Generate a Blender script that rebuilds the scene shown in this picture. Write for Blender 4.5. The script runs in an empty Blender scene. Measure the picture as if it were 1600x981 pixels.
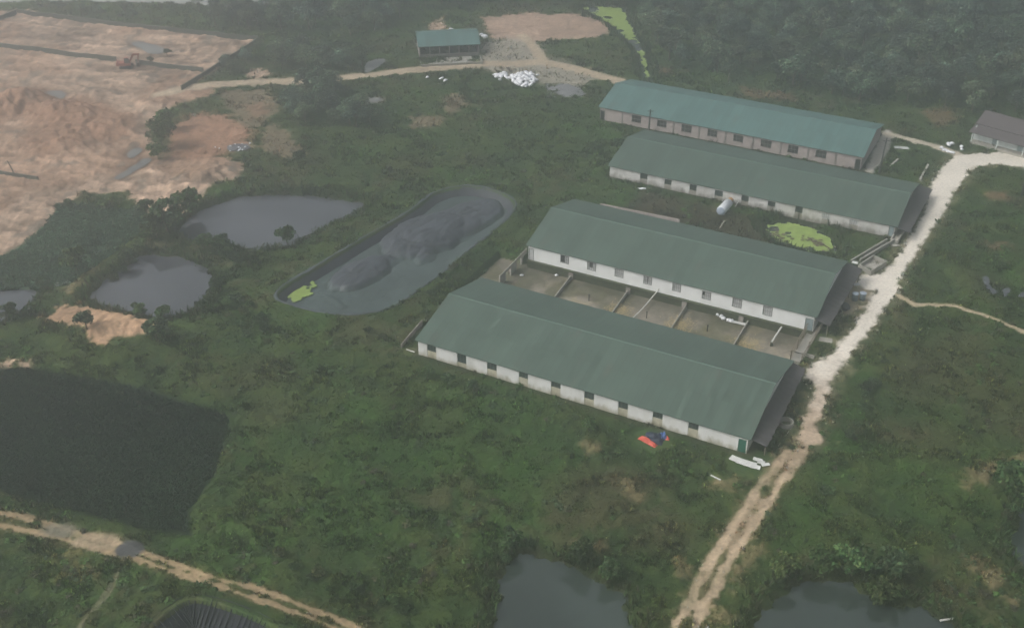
import bpy, math, random
import numpy as np
from mathutils import Vector, Matrix

rng = np.random.default_rng(7)
random.seed(7)
R = math.radians
SC = bpy.context.scene
COL = SC.collection

# ------------------------------------------------------------------ camera
FPX, PITCH, CAMH = 1799.1, R(32.144), 100.0
cam_d = bpy.data.cameras.new('camera')
cam = bpy.data.objects.new('camera', cam_d)
COL.objects.link(cam)
cam_d.sensor_width = 36.0
cam_d.lens = FPX * 36.0 / 1600.0
cam_d.clip_start, cam_d.clip_end = 1.0, 6000.0
cam.location = (0, 0, CAMH)
cam.rotation_euler = (R(90) - PITCH, 0, 0)
SC.camera = cam
SC.render.resolution_x, SC.render.resolution_y = 1024, 627

# ------------------------------------------------------------------ sky, sun, exposure (overcast, misty)
SUN_EL, SUN_ROT = R(44), R(256)
w = bpy.data.worlds.new('World')
SC.world = w
w.use_nodes = True
nt = w.node_tree
bg = nt.nodes['Background']
sky = nt.nodes.new('ShaderNodeTexSky')
sky.sky_type = 'NISHITA'
sky.sun_disc = False
sky.sun_elevation, sky.sun_rotation = SUN_EL, SUN_ROT
sky.air_density, sky.dust_density, sky.ozone_density = 1.0, 6.0, 1.0
hs = nt.nodes.new('ShaderNodeHueSaturation')
hs.inputs['Saturation'].default_value = 0.35
nt.links.new(sky.outputs[0], hs.inputs['Color'])
nt.links.new(hs.outputs[0], bg.inputs['Color'])
bg.inputs['Strength'].default_value = 0.15

sd_ = bpy.data.lights.new('sun', 'SUN')
sd_.energy = 1.4
sd_.angle = R(22)
sd_.color = (1.0, 0.975, 0.94)
sun = bpy.data.objects.new('sun', sd_)
COL.objects.link(sun)
sun.rotation_euler = (R(90) - SUN_EL, 0, R(180) - SUN_ROT)

SC.view_settings.view_transform = 'Standard'
SC.view_settings.look = 'None'
SC.view_settings.exposure = 0.32
SC.view_settings.gamma = 1.0
SC.view_settings.use_curve_mapping = False
HAZE_DENSITY = 0.0025
try:
    SC.cycles.volume_bounces = 1
    SC.cycles.max_bounces = 6
    SC.cycles.transparent_max_bounces = 8
except Exception:
    pass

# ------------------------------------------------------------------ geometry of the survey: picture point -> place on the site
CP, SP = math.cos(PITCH), math.sin(PITCH)

def ray(px, py):
    a, b = (px - 800.0) / FPX, -(py - 490.5) / FPX
    return np.array([a, CP + b * SP, -SP + b * CP])

def G(px, py, z=0.0):
    d = ray(px, py)
    t = (z - CAMH) / d[2]
    return np.array([d[0] * t, d[1] * t, z])

def GP(pts, z=0.0):
    return np.array([G(x, y, z)[:2] for x, y in pts])

YAW = R(-27.446)
EX = np.array([math.cos(YAW), math.sin(YAW)])
EN = np.array([-math.sin(YAW), math.cos(YAW)])

# ------------------------------------------------------------------ noise
def _hash(i, j, s):
    n = (i * 374761393 + j * 668265263 + s * 982451653) & 0xFFFFFFFF
    n = ((n ^ (n >> 13)) * 1274126177) & 0xFFFFFFFF
    return ((n ^ (n >> 16)) & 0xFFFF) / 65535.0

def vnoise(x, y, s=0):
    xi, yi = np.floor(x).astype(np.int64), np.floor(y).astype(np.int64)
    fx, fy = x - xi, y - yi
    fx, fy = fx * fx * (3 - 2 * fx), fy * fy * (3 - 2 * fy)
    a, b = _hash(xi, yi, s), _hash(xi + 1, yi, s)
    c, d = _hash(xi, yi + 1, s), _hash(xi + 1, yi + 1, s)
    return (a * (1 - fx) + b * fx) * (1 - fy) + (c * (1 - fx) + d * fx) * fy

def fbm(x, y, f, s=0, o=3):
    x = np.asarray(x, float); y = np.asarray(y, float)
    t, a, m = 0.0, 1.0, 0.0
    for k in range(o):
        t = t + a * vnoise(x * f * 2 ** k + 17.3 * k, y * f * 2 ** k - 9.1 * k, s + k)
        m += a; a *= 0.5
    return t / m

def sstep(a, b, x):
    t = np.clip((x - a) / (b - a), 0, 1)
    return t * t * (3 - 2 * t)

def sdist(X, Y, poly, closed=True, margin=14.0):
    """signed distance, positive inside a closed outline; minus the distance to an open line"""
    P = np.asarray(poly, float)
    out = np.full(X.shape, -margin)
    lo, hi = P.min(0) - margin, P.max(0) + margin
    m = (X > lo[0]) & (X < hi[0]) & (Y > lo[1]) & (Y < hi[1])
    if not m.any():
        return out
    x, y = X[m], Y[m]
    d2 = np.full(x.shape, 1e9)
    ins = np.zeros(x.shape, bool)
    n = len(P)
    for i in range(n if closed else n - 1):
        a, b = P[i], P[(i + 1) % n]
        e = b - a
        wx, wy = x - a[0], y - a[1]
        t = np.clip((wx * e[0] + wy * e[1]) / max(e @ e, 1e-9), 0, 1)
        d2 = np.minimum(d2, (wx - e[0] * t) ** 2 + (wy - e[1] * t) ** 2)
        if closed:
            c = ((a[1] > y) != (b[1] > y))
            if c.any():
                xs = a[0] + (y - a[1]) / (b[1] - a[1] + 1e-12) * e[0]
                ins ^= c & (x < xs)
    d = np.sqrt(d2)
    out[m] = np.maximum(np.where(ins, d, -d), -margin) if closed else np.maximum(-d, -margin)
    return out

def smooth_closed(P, n=8):
    P = np.asarray(P, float); N = len(P); out = []
    for i in range(N):
        p0, p1, p2, p3 = P[i - 1], P[i], P[(i + 1) % N], P[(i + 2) % N]
        for k in range(n):
            t = k / n
            out.append(0.5 * (2 * p1 + (p2 - p0) * t + (2 * p0 - 5 * p1 + 4 * p2 - p3) * t * t + (3 * p1 - p0 - 3 * p2 + p3) * t ** 3))
    return np.array(out)

# ------------------------------------------------------------------ site plan
WZ = -0.6      # pond level
ponds = {
 'round_pond': ([(280,366),(283,352),(320,325),(370,308),(420,304),(480,305),(530,312),(577,318),(550,333),(520,350),(490,365),(450,385),(400,393),(340,378),(300,376)], WZ),
 'square_pond': ([(137,465),(170,435),(215,401),(240,398),(280,402),(320,415),(338,440),(322,465),(296,490),(250,501),(200,490),(150,475)], WZ),
 'marsh_pond': ([(-60,462),(15,447),(60,448),(64,458),(40,480),(20,495),(-60,540)], WZ),
 'centre_pond': ([(768,1020),(772,960),(778,920),(790,885),(815,865),(850,872),(910,890),(950,915),(978,935),(985,985),(985,1050),(765,1050)], WZ),
 'corner_pond': ([(1160,1030),(1178,975),(1190,950),(1230,920),(1260,907),(1310,903),(1335,905),(1348,925),(1375,937),(1400,947),(1440,945),(1460,960),(1490,975),(1510,990),(1515,1040)], WZ),
 'edge_pond': ([(1680,740),(1600,752),(1590,830),(1577,842),(1582,862),(1602,900),(1680,940)], WZ),
 'river': ([(-250,-120),(-250,6),(0,6),(100,3),(200,6),(300,8),(360,12),(430,6),(475,-4),(520,-120)], WZ),
 'duckweed_pond': ([(1190,352),(1225,345),(1265,352),(1302,370),(1306,385),(1308,402),(1260,395),(1215,382),(1195,364)], -0.9),
 'duckweed_stream': ([(905,13),(940,10),(974,12),(993,50),(1008,85),(1019,126),(1006,126),(997,85),(980,65),(960,46),(935,28)], -0.5),
}
pondW = {k: (GP(v, z), z) for k, (v, z) in ponds.items()}
FIELD = GP([(-80,570),(0,574),(60,577),(140,590),(230,606),(320,638),(358,652),(350,690),(335,745),(312,775),(298,800),(300,838),(215,824),(120,800),(50,783),(0,766),(-80,745)], -0.4)
MARSH = GP([(-60,430),(0,402),(50,370),(90,335),(88,320),(130,316),(160,325),(215,330),(238,337),(225,360),(190,387),(150,415),(108,446),(62,452),(0,452),(-60,470)], -0.4)
LAG_RIM = [(433,466),(440,448),(480,424),(530,394),(580,364),(640,329),(675,303),(710,292),(745,291),(780,299),(804,314),(800,330),(770,361),(735,387),(690,426),(655,451),(610,480),(560,490),(510,488),(465,478)]
LAG = smooth_closed(GP(LAG_RIM, 0.8), 6)
LINER2_RIM = [(228,990),(268,947),(300,932),(340,938),(390,955),(430,975),(462,996),(440,1060),(250,1060)]
LINER2 = smooth_closed(GP(LINER2_RIM, 0.5), 6)

GRAVEL = GP([(1680,244),(1600,242),(1560,238),(1510,240),(1492,243),(1478,256),(1456,285),(1448,318),(1438,345),(1420,375),(1394,412),(1376,428),(1345,430),(1336,440),(1345,447),(1368,455),(1352,485),(1335,512),(1305,545),(1283,560),(1264,576),(1258,590),(1272,600),(1268,625),(1254,660),(1244,690),(1262,700),(1284,690),(1279,660),(1288,630),(1298,600),(1313,575),(1348,530),(1384,480),(1402,455),(1405,440),(1420,410),(1450,365),(1470,340),(1490,300),(1512,270),(1528,259),(1560,257),(1600,263),(1680,275)])
TRACK = GP([(1246,685),(1218,712),(1190,745),(1150,802),(1112,860),(1082,912),(1050,978),(1020,1040),(1062,1040),(1088,975),(1100,940),(1128,895),(1170,842),(1205,790),(1238,742),(1268,700)])
TRACK_RUTS = [GP(r) for r in (
    [(1230,705),(1190,755),(1150,815),(1120,865),(1090,915),(1062,970),(1030,1040)],
    [(1255,705),(1222,752),(1190,800),(1160,845),(1135,880),(1118,915),(1100,945),(1085,985)])]
WTRACK_RUTS = [GP(r) for r in (
    [(-80,785),(0,800),(60,812),(110,829),(170,845),(205,855),(260,876),(330,902),(400,918),(470,945),(520,964),(570,985),(620,1010)],
    [(-80,806),(0,820),(60,832),(130,850),(200,868),(260,889),(330,913),(400,939),(460,957),(520,979),(570,1003)])]
WTRACK = GP([(-80,780),(0,796),(60,808),(110,822),(170,838),(205,848),(260,869),(330,894),(400,910),(470,936),(520,956),(570,978),(640,1010),(600,1030),(520,990),(455,966),(395,946),(330,921),(260,898),(200,876),(130,858),(60,840),(0,826),(-80,812)])
SPUR = GP([(192,872),(180,905),(160,935),(135,965),(118,990)])
FOOTPATH = GP([(1404,462),(1430,475),(1460,477),(1490,479),(1530,491),(1570,506),(1600,517),(1650,533)])
FOOTPATH_N = GP([(1384,210),(1420,218),(1460,228),(1496,240)])
FARROAD = GP([(250,150),(285,140),(330,132),(400,128),(470,127),(540,122),(600,115),(660,108),(720,103),(760,99),(800,100),(840,97),(880,103),(920,114),(970,128)])
FARSPUR = GP([(850,98),(842,85),(830,70),(815,56)])
SITE = GP([(-150,22),(0,18),(40,16),(110,28),(200,40),(300,50),(408,60),(345,103),(290,140),(345,128),(330,150),(275,165),(255,190),(235,215),(250,245),(285,235),(340,245),(378,258),(374,276),(330,292),(300,322),(282,335),(243,332),(215,322),(200,300),(160,303),(130,298),(98,318),(86,338),(50,372),(0,404),(-150,470)])
SITE_RED = GP([(262,200),(305,178),(350,180),(395,205),(385,228),(345,240),(300,250),(265,242)])
DIRTFIELD = GP([(752,28),(820,21),(900,22),(945,34),(952,50),(930,60),(880,63),(820,66),(768,60)])
YARD = GP([(752,70),(790,60),(835,66),(850,90),(900,104),(935,120),(905,135),(850,130),(800,118),(755,108)])
BANKSOIL = GP([(62,494),(110,473),(142,478),(200,499),(250,506),(226,526),(182,531),(166,541),(136,539),(140,516),(98,505)])
SOILPATCH = [ (GP(p), c) for p, c in (
    ([(385,112),(410,106),(425,115),(405,123),(385,121)], 0),
    ([(666,35),(690,28),(700,50),(672,52)], 0),
    ([(560,150),(600,152),(596,160),(562,161)], 3),
    ([(690,150),(725,147),(730,165),(705,180),(690,172)], 5), ([(640,180),(700,185),(690,200),(640,202)], 5), ([(345,140),(420,140),(440,170),(400,205),(370,190),(350,165)], 5), ([(420,190),(450,205),(480,240),(440,250),(400,230)], 5), ([(385,165),(410,160),(425,178),(395,185)], 2),
    ([(225,380),(262,384),(258,392),(228,388)], 1), ([(290,390),(345,405),(362,412),(340,412),(300,400)],1),
    ([(130,425),(152,412),(158,420),(138,436)], 1), ([(110,440),(130,428),(128,445),(108,460),(95,475)],1),
    ([(0,565),(20,564),(22,572),(0,573)], 0), ([(32,568),(44,566),(44,574),(34,576)], 0),
    ([(1050,870),(1065,862),(1085,885),(1100,905),(1085,910),(1062,895)], 1),
    ([(1160,870),(1190,845),(1200,862),(1160,900),(1135,920),(1140,895)], 1),
    ([(1110,940),(1135,962),(1150,981),(1100,985)], 1),
    ([(1500,745),(1530,735),(1560,715),(1610,705),(1610,720),(1570,735),(1540,755),(1510,765)], 1),
    ([(1510,870),(1530,865),(1560,905),(1572,920),(1540,915)], 1), ([(1560,925),(1600,930),(1600,945),(1570,940)], 1),
    ([(965,745),(990,755),(1000,780),(975,770)], 1), ([(900,848),(940,850),(936,860),(905,858)], 1),
    ([(1105,755),(1150,748),(1160,765),(1120,765)], 1), ([(900,690),(930,682),(950,700),(915,712)], 1),
    ([(1535,378),(1575,375),(1580,388),(1545,390)], 2), ([(1540,305),(1575,300),(1580,312),(1545,315)],2),
    ([(1160,138),(1250,148),(1245,160),(1165,152)], 2), ([(1020,100),(1055,108),(1050,120),(1020,112)], 2),
    ([(1440,175),(1480,168),(1500,190),(1460,200)], 2),
    ([(95,860),(160,865),(150,905),(95,910)], 4),
)]
PUDZ = -.12
PUDDLES = [GP(p) for p in ([(203,67),(225,66),(248,72),(258,80),(236,84),(220,76)], [(200,239),(214,230),(222,233),(212,243),(203,246)], [(222,249),(236,248),(226,258),(206,270),(190,278),(180,277),(198,264),(212,256)], [(74,143),(96,142),(102,149),(96,154),(84,149)], [(555,155),(594,151),(592,158),(562,161)],
           [(572,98),(590,92),(602,92),(598,99),(580,110),(570,112)], [(1536,432),(1545,432),(1548,446),(1562,455),(1552,458),(1540,448)], [(1566,452),(1576,448),(1578,454),(1570,464)], [(1590,462),(1602,452),(1602,462)])]
PENS_PX = [(778,440),(820,398),(870,412),(1000,445),(1120,478),(1270,520),(1250,560),(1160,560),(900,480),(800,460)]
FORECOURT = GP([(1352,268),(1370,225),(1384,203),(1398,210),(1385,240),(1364,272)])
PUMPYARD = GP([(1330,432),(1352,445),(1352,470),(1330,492),(1308,490),(1318,460)])

SHEDS = [  # origin x, y, length, depth, eave, ridge
    (-14.95, 147.27, 53.25, 21.40, 2.68, 5.28),
    (2.36, 176.52, 51.39, 20.24, 3.20, 5.97),
    (19.10, 210.82, 57.02, 20.38, 2.47, 4.82),
    (19.10, 240.52, 58.54, 19.18, 2.97, 5.34)]

def shed_rect(i, m=0.0):
    x, y, L, W, he, hr = SHEDS[i]
    o = np.array([x, y])
    return np.array([o + EX * a + EN * b for a, b in ((-m, -m), (L + m, -m), (L + m, W + m), (-m, W + m))])

def quad_shed(i, a0, a1, b0, b1):
    o = np.array(SHEDS[i][:2])
    return np.array([o + EX * a + EN * b for a, b in ((a0, b0), (a1, b0), (a1, b1), (a0, b1))])

# pens lie between the first and the second shed
d12 = np.array(SHEDS[1][:2]) - np.array(SHEDS[0][:2])
A2, B2 = d12 @ EX, d12 @ EN            # second shed in the first shed's axes
PENS = quad_shed(0, A2 - 5.5, A2 + SHEDS[1][2] - 0.5, 20.2, B2 + 0.9)
PENZ = -1.15

MOUNDS = [(35,160,7,3.2),(90,175,6.5,2.2),(5,178,5,2.0),(125,182,6,1.4),(165,200,6,1.2),(95,215,7,1.3),(240,165,6,1.0),(150,150,5,0.9),(200,190,6,.8),(100,230,7,.9),(330,272,6,1.3),(290,290,6,1.0),(230,270,5,.8),(180,508,5,.9),(150,522,3,.8),(225,512,3,.6)]

# ------------------------------------------------------------------ the ground: height, albedo, cover
def surface(X, Y):
    X = np.asarray(X, float); Y = np.asarray(Y, float)
    nA, nB, nC, nD = fbm(X, Y, .045, 1), fbm(X, Y, .18, 5), fbm(X, Y, .7, 9), fbm(X, Y, 2.3, 13, 2)
    edge = (nC - .5) * 2.6 + (nD - .5) * 1.2
    rough = np.ones_like(X)
    H = (nB - .5) * 0.8 + (nC - .5) * 0.55 + (nD - .5) * .25
    # grass
    g1, g2, g3, g4 = (np.array(c) for c in ((.042,.072,.025), (.070,.098,.029), (.088,.082,.042), (.064,.125,.030)))
    t = sstep(.35, .68, nB * .55 + nC * .45)[:, None]
    C = g1 * (1 - t) + g2 * t
    br = (sstep(.5, .72, fbm(X, Y, .11, 21)) * sstep(.35, .6, nC))[:, None]
    C = C * (1 - br * .75) + g3 * br * .75
    gr = (sstep(.56, .75, fbm(X, Y, .09, 31)) * sstep(.35, .65, fbm(X, Y, .5, 33)))[:, None]
    C = C * (1 - gr * .7) + g4 * gr * .7
    veg = np.ones_like(X)
    cat = np.zeros(X.shape, np.int8)
    def blob(px, py, r, col, k=.8):
        nonlocal C
        p = G(px, py)
        d = np.hypot(X - p[0], Y - p[1]) + edge * .6
        ww = (sstep(r, r * .35, d) * k)[:, None]
        C = C * (1 - ww) + np.array(col) * ww
    for px, py, r, k in ((620,690,14,.5),(760,690,14,.5),(860,740,9,.45),(560,800,10,.4),(420,700,8,.4),(1450,760,10,.35),(1350,590,3,.6),(1335,640,3,.7),(1320,690,3.5,.7),(1300,740,4,.7),(1265,800,4,.7),(1400,420,4,.4),(560,640,5,.5),(800,800,6,.5),(470,560,4,.4),(1360,560,3,.5),(820,640,5,.4),(130,900,4,.6),(760,850,4,.5),(1240,840,5,.5)):
        blob(px, py, r, (.042,.095,.02), k)
    for px, py, r, k in ((1500,560,11,.6),(1570,640,10,.6),(1440,600,8,.5),(1450,690,7,.5),(1400,560,6,.4),(680,660,7,.35),(900,780,8,.5),(420,640,6,.4),(1530,440,6,.4),(960,760,7,.6),(1040,830,6,.6),(700,500,6,.5),(560,520,6,.5),(250,950,6,.5),(420,580,7,.5),(1530,900,8,.6),(640,260,8,.5),(740,250,6,.5),(480,250,8,.4),(350,600,5,.4),(560,455,3,.3)):
        blob(px, py, r, (.085,.072,.038), k * .75)
    def lay(wgt, col, v=None, kind=0, flat=0.0):
        nonlocal C, veg, rough
        wc = wgt[:, None]
        C = C * (1 - wc) + np.asarray(col) * wc
        if v is not None:
            veg = veg * (1 - wgt * (1 - v))
        if flat:
            rough = rough * (1 - wgt * flat)
        if kind:
            cat[wgt > .5] = kind
    soilv = (nB[:, None] - .5) * .5 + (nC[:, None] - .5) * .35 + (nD[:, None] - .5) * .25
    pale = np.array((.40, .282, .203)) * (1 + soilv)
    red = np.array((.27, .155, .10)) * (1 + soilv)
    grey = np.array((.33, .29, .24)) * (1 + soilv * .6)
    # building site
    lay(sstep(-.8, .8, sdist(X, Y, SITE) + edge), pale * (1 - .22 * sstep(.45, .7, fbm(X, Y, .06, 41))[:, None]), .02, 7, .3)
    ca, sa = math.cos(.5), math.sin(.5)
    U, V_ = X * ca - Y * sa, X * sa + Y * ca
    st1 = fbm(U * .22, V_ * 1.5, .5, 141); st2 = fbm(X * .25, Y * 1.1, .35, 147); big = fbm(X, Y, .05, 151)
    insite = sstep(-.8, .8, sdist(X, Y, SITE) + edge)[:, None]
    sc_ = (sstep(.5, .7, st1) * .35 - sstep(.52, .3, st2) * .35 + sstep(.55, .8, nC) * .2)[:, None]
    redk = (sstep(.48, .64, big) * .5)[:, None]
    C = C * (1 + insite * sc_)
    C = C * (1 - insite * redk) + np.array((.27,.155,.098)) * (1 + soilv) * insite * redk
    C = C * (1 - insite * (sstep(.62, .74, fbm(X, Y, .3, 157)) * .6)[:, None])  + np.array((.15,.13,.105)) * insite * (sstep(.62, .74, fbm(X, Y, .3, 157)) * .6)[:, None]
    H = H + insite[:, 0] * ((big - .5) * .8 + (st2 - .5) * .5 + (nC - .5) * .5)
    k = sstep(-3, 2, sdist(X, Y, SITE_RED) + edge * 1.5)
    lay(k, red * 1.1, .25, 7)
    for px, py, r, h in MOUNDS[:6]:
        p = G(px, py)
        d = np.hypot(X - p[0], (Y - p[1]) * .8)
        lay(sstep(r * 1.5, r * .8, d + edge) * .85, red, 0, 7)
    for px, py, r, c in ((60,60,18,.8),(250,100,14,.75),(120,60,10,.8),(330,80,10,.8),(200,140,14,.85),(60,300,10,.8),(30,215,12,.85)):
        p = G(px, py)
        d = np.hypot(X - p[0], (Y - p[1])) + edge * 3
        C = C * (1 + (c - 1) * sstep(r, r * .3, d) * sstep(0, 1, veg < .1))[:, None]
    lay(sstep(-1, 1, sdist(X, Y, DIRTFIELD) + edge), np.array((.36,.25,.185)) * (1 + soilv), .03, 8, .5)
    lay(sstep(-2.5, 1.5, sdist(X, Y, YARD) + edge * 1.6) * .8, grey, .15, 9, .5)
    lay(sstep(-.6, .6, sdist(X, Y, BANKSOIL) + edge), pale * np.array((1.02, .93, .8)), .03, 10)
    cols = [pale, np.array((.27,.2,.12)) * (1 + soilv), red * .9, grey, np.array((.25,.19,.09)) * (1 + soilv), np.array((.15,.12,.075)) * (1 + soilv)]
    for P, c in SOILPATCH:
        lay(sstep(-1.0, 1.0, sdist(X, Y, P) + edge * 1.2 - .2) * (.45 if c == 4 else .6 if c in (1, 2) else .95), cols[c], .3)
    # ground around the sheds
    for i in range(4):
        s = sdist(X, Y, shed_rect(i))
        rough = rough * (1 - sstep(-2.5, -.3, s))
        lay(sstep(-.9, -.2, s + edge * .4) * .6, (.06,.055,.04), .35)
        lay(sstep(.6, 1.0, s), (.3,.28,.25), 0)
    s = sdist(X, Y, PENS)
    H = np.where(s > -1, H * .3, H)
    mud = np.array((.235,.205,.165)) * (1 + soilv * 1.3)
    straw = np.array((.26,.22,.15)) * (1 + soilv)
    k = sstep(.55, .68, nB * .5 + nC * .5)[:, None]
    lay(sstep(-.1, .3, s), mud * (1 - k) + straw * k, .0, 11, .7)
    moss = sstep(.5, .62, fbm(X, Y, .2, 55)) * sstep(-.1, .3, s)
    lay(moss * .6, (.07,.075,.03), .1)
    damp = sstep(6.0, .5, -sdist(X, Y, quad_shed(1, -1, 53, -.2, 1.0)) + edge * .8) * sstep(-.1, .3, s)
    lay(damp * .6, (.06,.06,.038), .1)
    lay(sstep(-.4, .3, sdist(X, Y, FORECOURT) + edge * .3), (.40,.37,.32), 0, 12, .8)
    lay(sstep(-1.2, .8, sdist(X, Y, PUMPYARD) + edge) * .8, (.33,.27,.19), .2, 0, .6)
    # strip between second and third shed: dead brown weeds
    q = quad_shed(1, 8, 36, 21, 35.5)
    lay(sstep(-1.5, 1.5, sdist(X, Y, q) + edge * 1.5) * .75, (.072,.052,.038), .5)
    # roads
    road = np.array((.72,.66,.57)) * (1 + (nB[:, None] - .5) * .22 + (nC[:, None] - .5) * .1)
    sg = sdist(X, Y, GRAVEL)
    lay(sstep(-2.2, .2, sg + edge * 1.3) * .5, (.3,.25,.17), .5)
    # southern end of the gravel turns to earth
    south = sstep(150, 128, Y + edge * 3)[:, None]
    lay(sstep(-.5, .5, sg + edge * .55), road * (1 - south) + np.array((.50,.385,.28)) * (1 + soilv) * south, .0, 1, .9)
    st = sdist(X, Y, TRACK)
    lay(sstep(-.9, .9, st + edge * 1.2) * (.2 + .75 * sstep(.42, .62, fbm(X, Y, .16, 171))), (.30,.225,.145), .45, 2, .8)
    tr = np.array((.47,.36,.245)) * (1 + soilv)
    patch = .62 + .38 * sstep(.3, .5, fbm(X, Y, .3, 175))
    for P in TRACK_RUTS:
        lay(sstep(.95, .2, -sdist(X, Y, P, False) + edge * .55) * .95 * patch, tr * .9, 0, 2, .5)
    lay(sstep(-.4, .4, sdist(X, Y, WTRACK) + edge * .5) * .35, (.16,.125,.06), .6, 3, .7)
    for P in WTRACK_RUTS:
        lay(sstep(.7, .1, -sdist(X, Y, P, False) + edge * .45) * .9, tr * np.array((.74,.70,.62)), 0, 3, .5)
    p = G(95, 828); lay(sstep(3.2, 1.2, np.hypot(X - p[0], (Y - p[1]) * 1.6) + edge * .5) * .8, (.17,.155,.12), 0, 3)
    p = G(150, 845); lay(sstep(4.6, 2.2, np.hypot(X - p[0], (Y - p[1]) * 2.2) + edge * .6) * .75, tr * .8, 0, 3)
    p = G(203, 857); lay(sstep(1.9, 1.3, np.hypot(X - p[0], Y - p[1]) + edge * .3), np.array((.085,.085,.085)) * (1 + soilv), 0, 3)
    lay(sstep(.6, .2, -sdist(X, Y, SPUR, False) + edge * .3) * .6, (.17,.15,.1), .1, 4)
    lay(sstep(.75, .3, -sdist(X, Y, FOOTPATH, False) + edge * .3), (.42,.34,.23), 0, 5, .6)
    lay(sstep(1.5, .8, -sdist(X, Y, FOOTPATH_N, False) + edge * .3), (.47,.41,.32), 0, 5, .6)
    lay(sstep(2.6, 1.3, -sdist(X, Y, FARROAD, False) + edge * .7), np.array((.44,.35,.25)) * (1 + soilv), 0, 6, .6)
    lay(sstep(2.0, .8, -sdist(X, Y, FARSPUR, False) + edge * .7), np.array((.44,.35,.25)) * (1 + soilv), 0, 6, .6)
    H = H * rough
    for px, py, r, h in MOUNDS:
        p = G(px, py)
        H = H + h * np.exp(-((X - p[0]) ** 2 + (Y - p[1]) ** 2 * .9) / (r * .75) ** 2) * (1 + (nC - .5) * .7)
    for P in PUDDLES:
        s = sdist(X, Y, P) + edge * .3
        k = sstep(-3.0, .2, s); H = H * (1 - k) + (PUDZ - .08) * k; veg = veg * sstep(.5, -.5, s)
        C = C * (1 - .4 * sstep(-1.6, -.2, s))[:, None]
    # lagoons
    for P, up, dn in ((LAG, .8, -3.2), (LINER2, .5, -3.0)):
        s = sdist(X, Y, P)
        H = H * sstep(-2, -5, s) + up * sstep(-4.5, -.6, s)
        k = sstep(.2, 1.6, s)
        H = H * (1 - k) + dn * k
        veg = veg * sstep(0.1, -.25, s)
    for px, py, r in ((1170,724,3.0),(1187,722,2.4),(1022,687,2.6),(1118,747,1.0),(1290,530,1.6),(1340,462,2.0),(1318,484,1.2),(1228,664,1.4),(1131,326,2.2),(1408,232,2.0),(98,443,1.6),(1399,384,1.2),(1003,296,.9),(372,231,3),(642,550,1.2)):
        p = G(px, py); d = np.hypot(X - p[0], Y - p[1])
        k = sstep(r * 1.3, r * .8, d); veg = veg * (1 - k); H = H * (1 - k * .8)
    # water
    s = sdist(X, Y, PENS)
    k = sstep(-.7, .1, s)
    H = H * (1 - k) + (PENZ + H) * k
    for k_, (P, z) in pondW.items():
        s = sdist(X, Y, P) + edge * .7
        lay(sstep(-1.6, .2, s) * .65, (.035,.036,.022), None)
        k = sstep(-1.6, .5, s)
        H = H * (1 - k) + (z - .02) * k
        k = sstep(.1, 2.0, s)
        H = H - 1.2 * k
        veg = veg * sstep(.35, -.15, s)
    for P, c in ((FIELD, (.008,.016,.009)), (MARSH, (.05,.09,.05))):
        s = sdist(X, Y, P) + edge * .4
        k = sstep(-.9, .4, s)
        H = H * (1 - k) - .5 * k
        lay(sstep(-.5, .5, s), c, 0)
    C = np.where((veg > .5)[:, None], C * np.array((.66, .70, .62)), C)
    C = C * (1 + (.34 * nD[:, None] - .17) * np.where((cat == 1)[:, None], .25, 1))
    return H, np.clip(C, .004, .9), veg, cat

def height(x, y):
    return float(surface(np.array([x]), np.array([y]))[0][0])

def at(px, py, z=None):
    p = G(px, py)
    if z is None:
        for _ in range(3):
            p = G(px, py, height(p[0], p[1]))
        return p
    return G(px, py, z)

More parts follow.
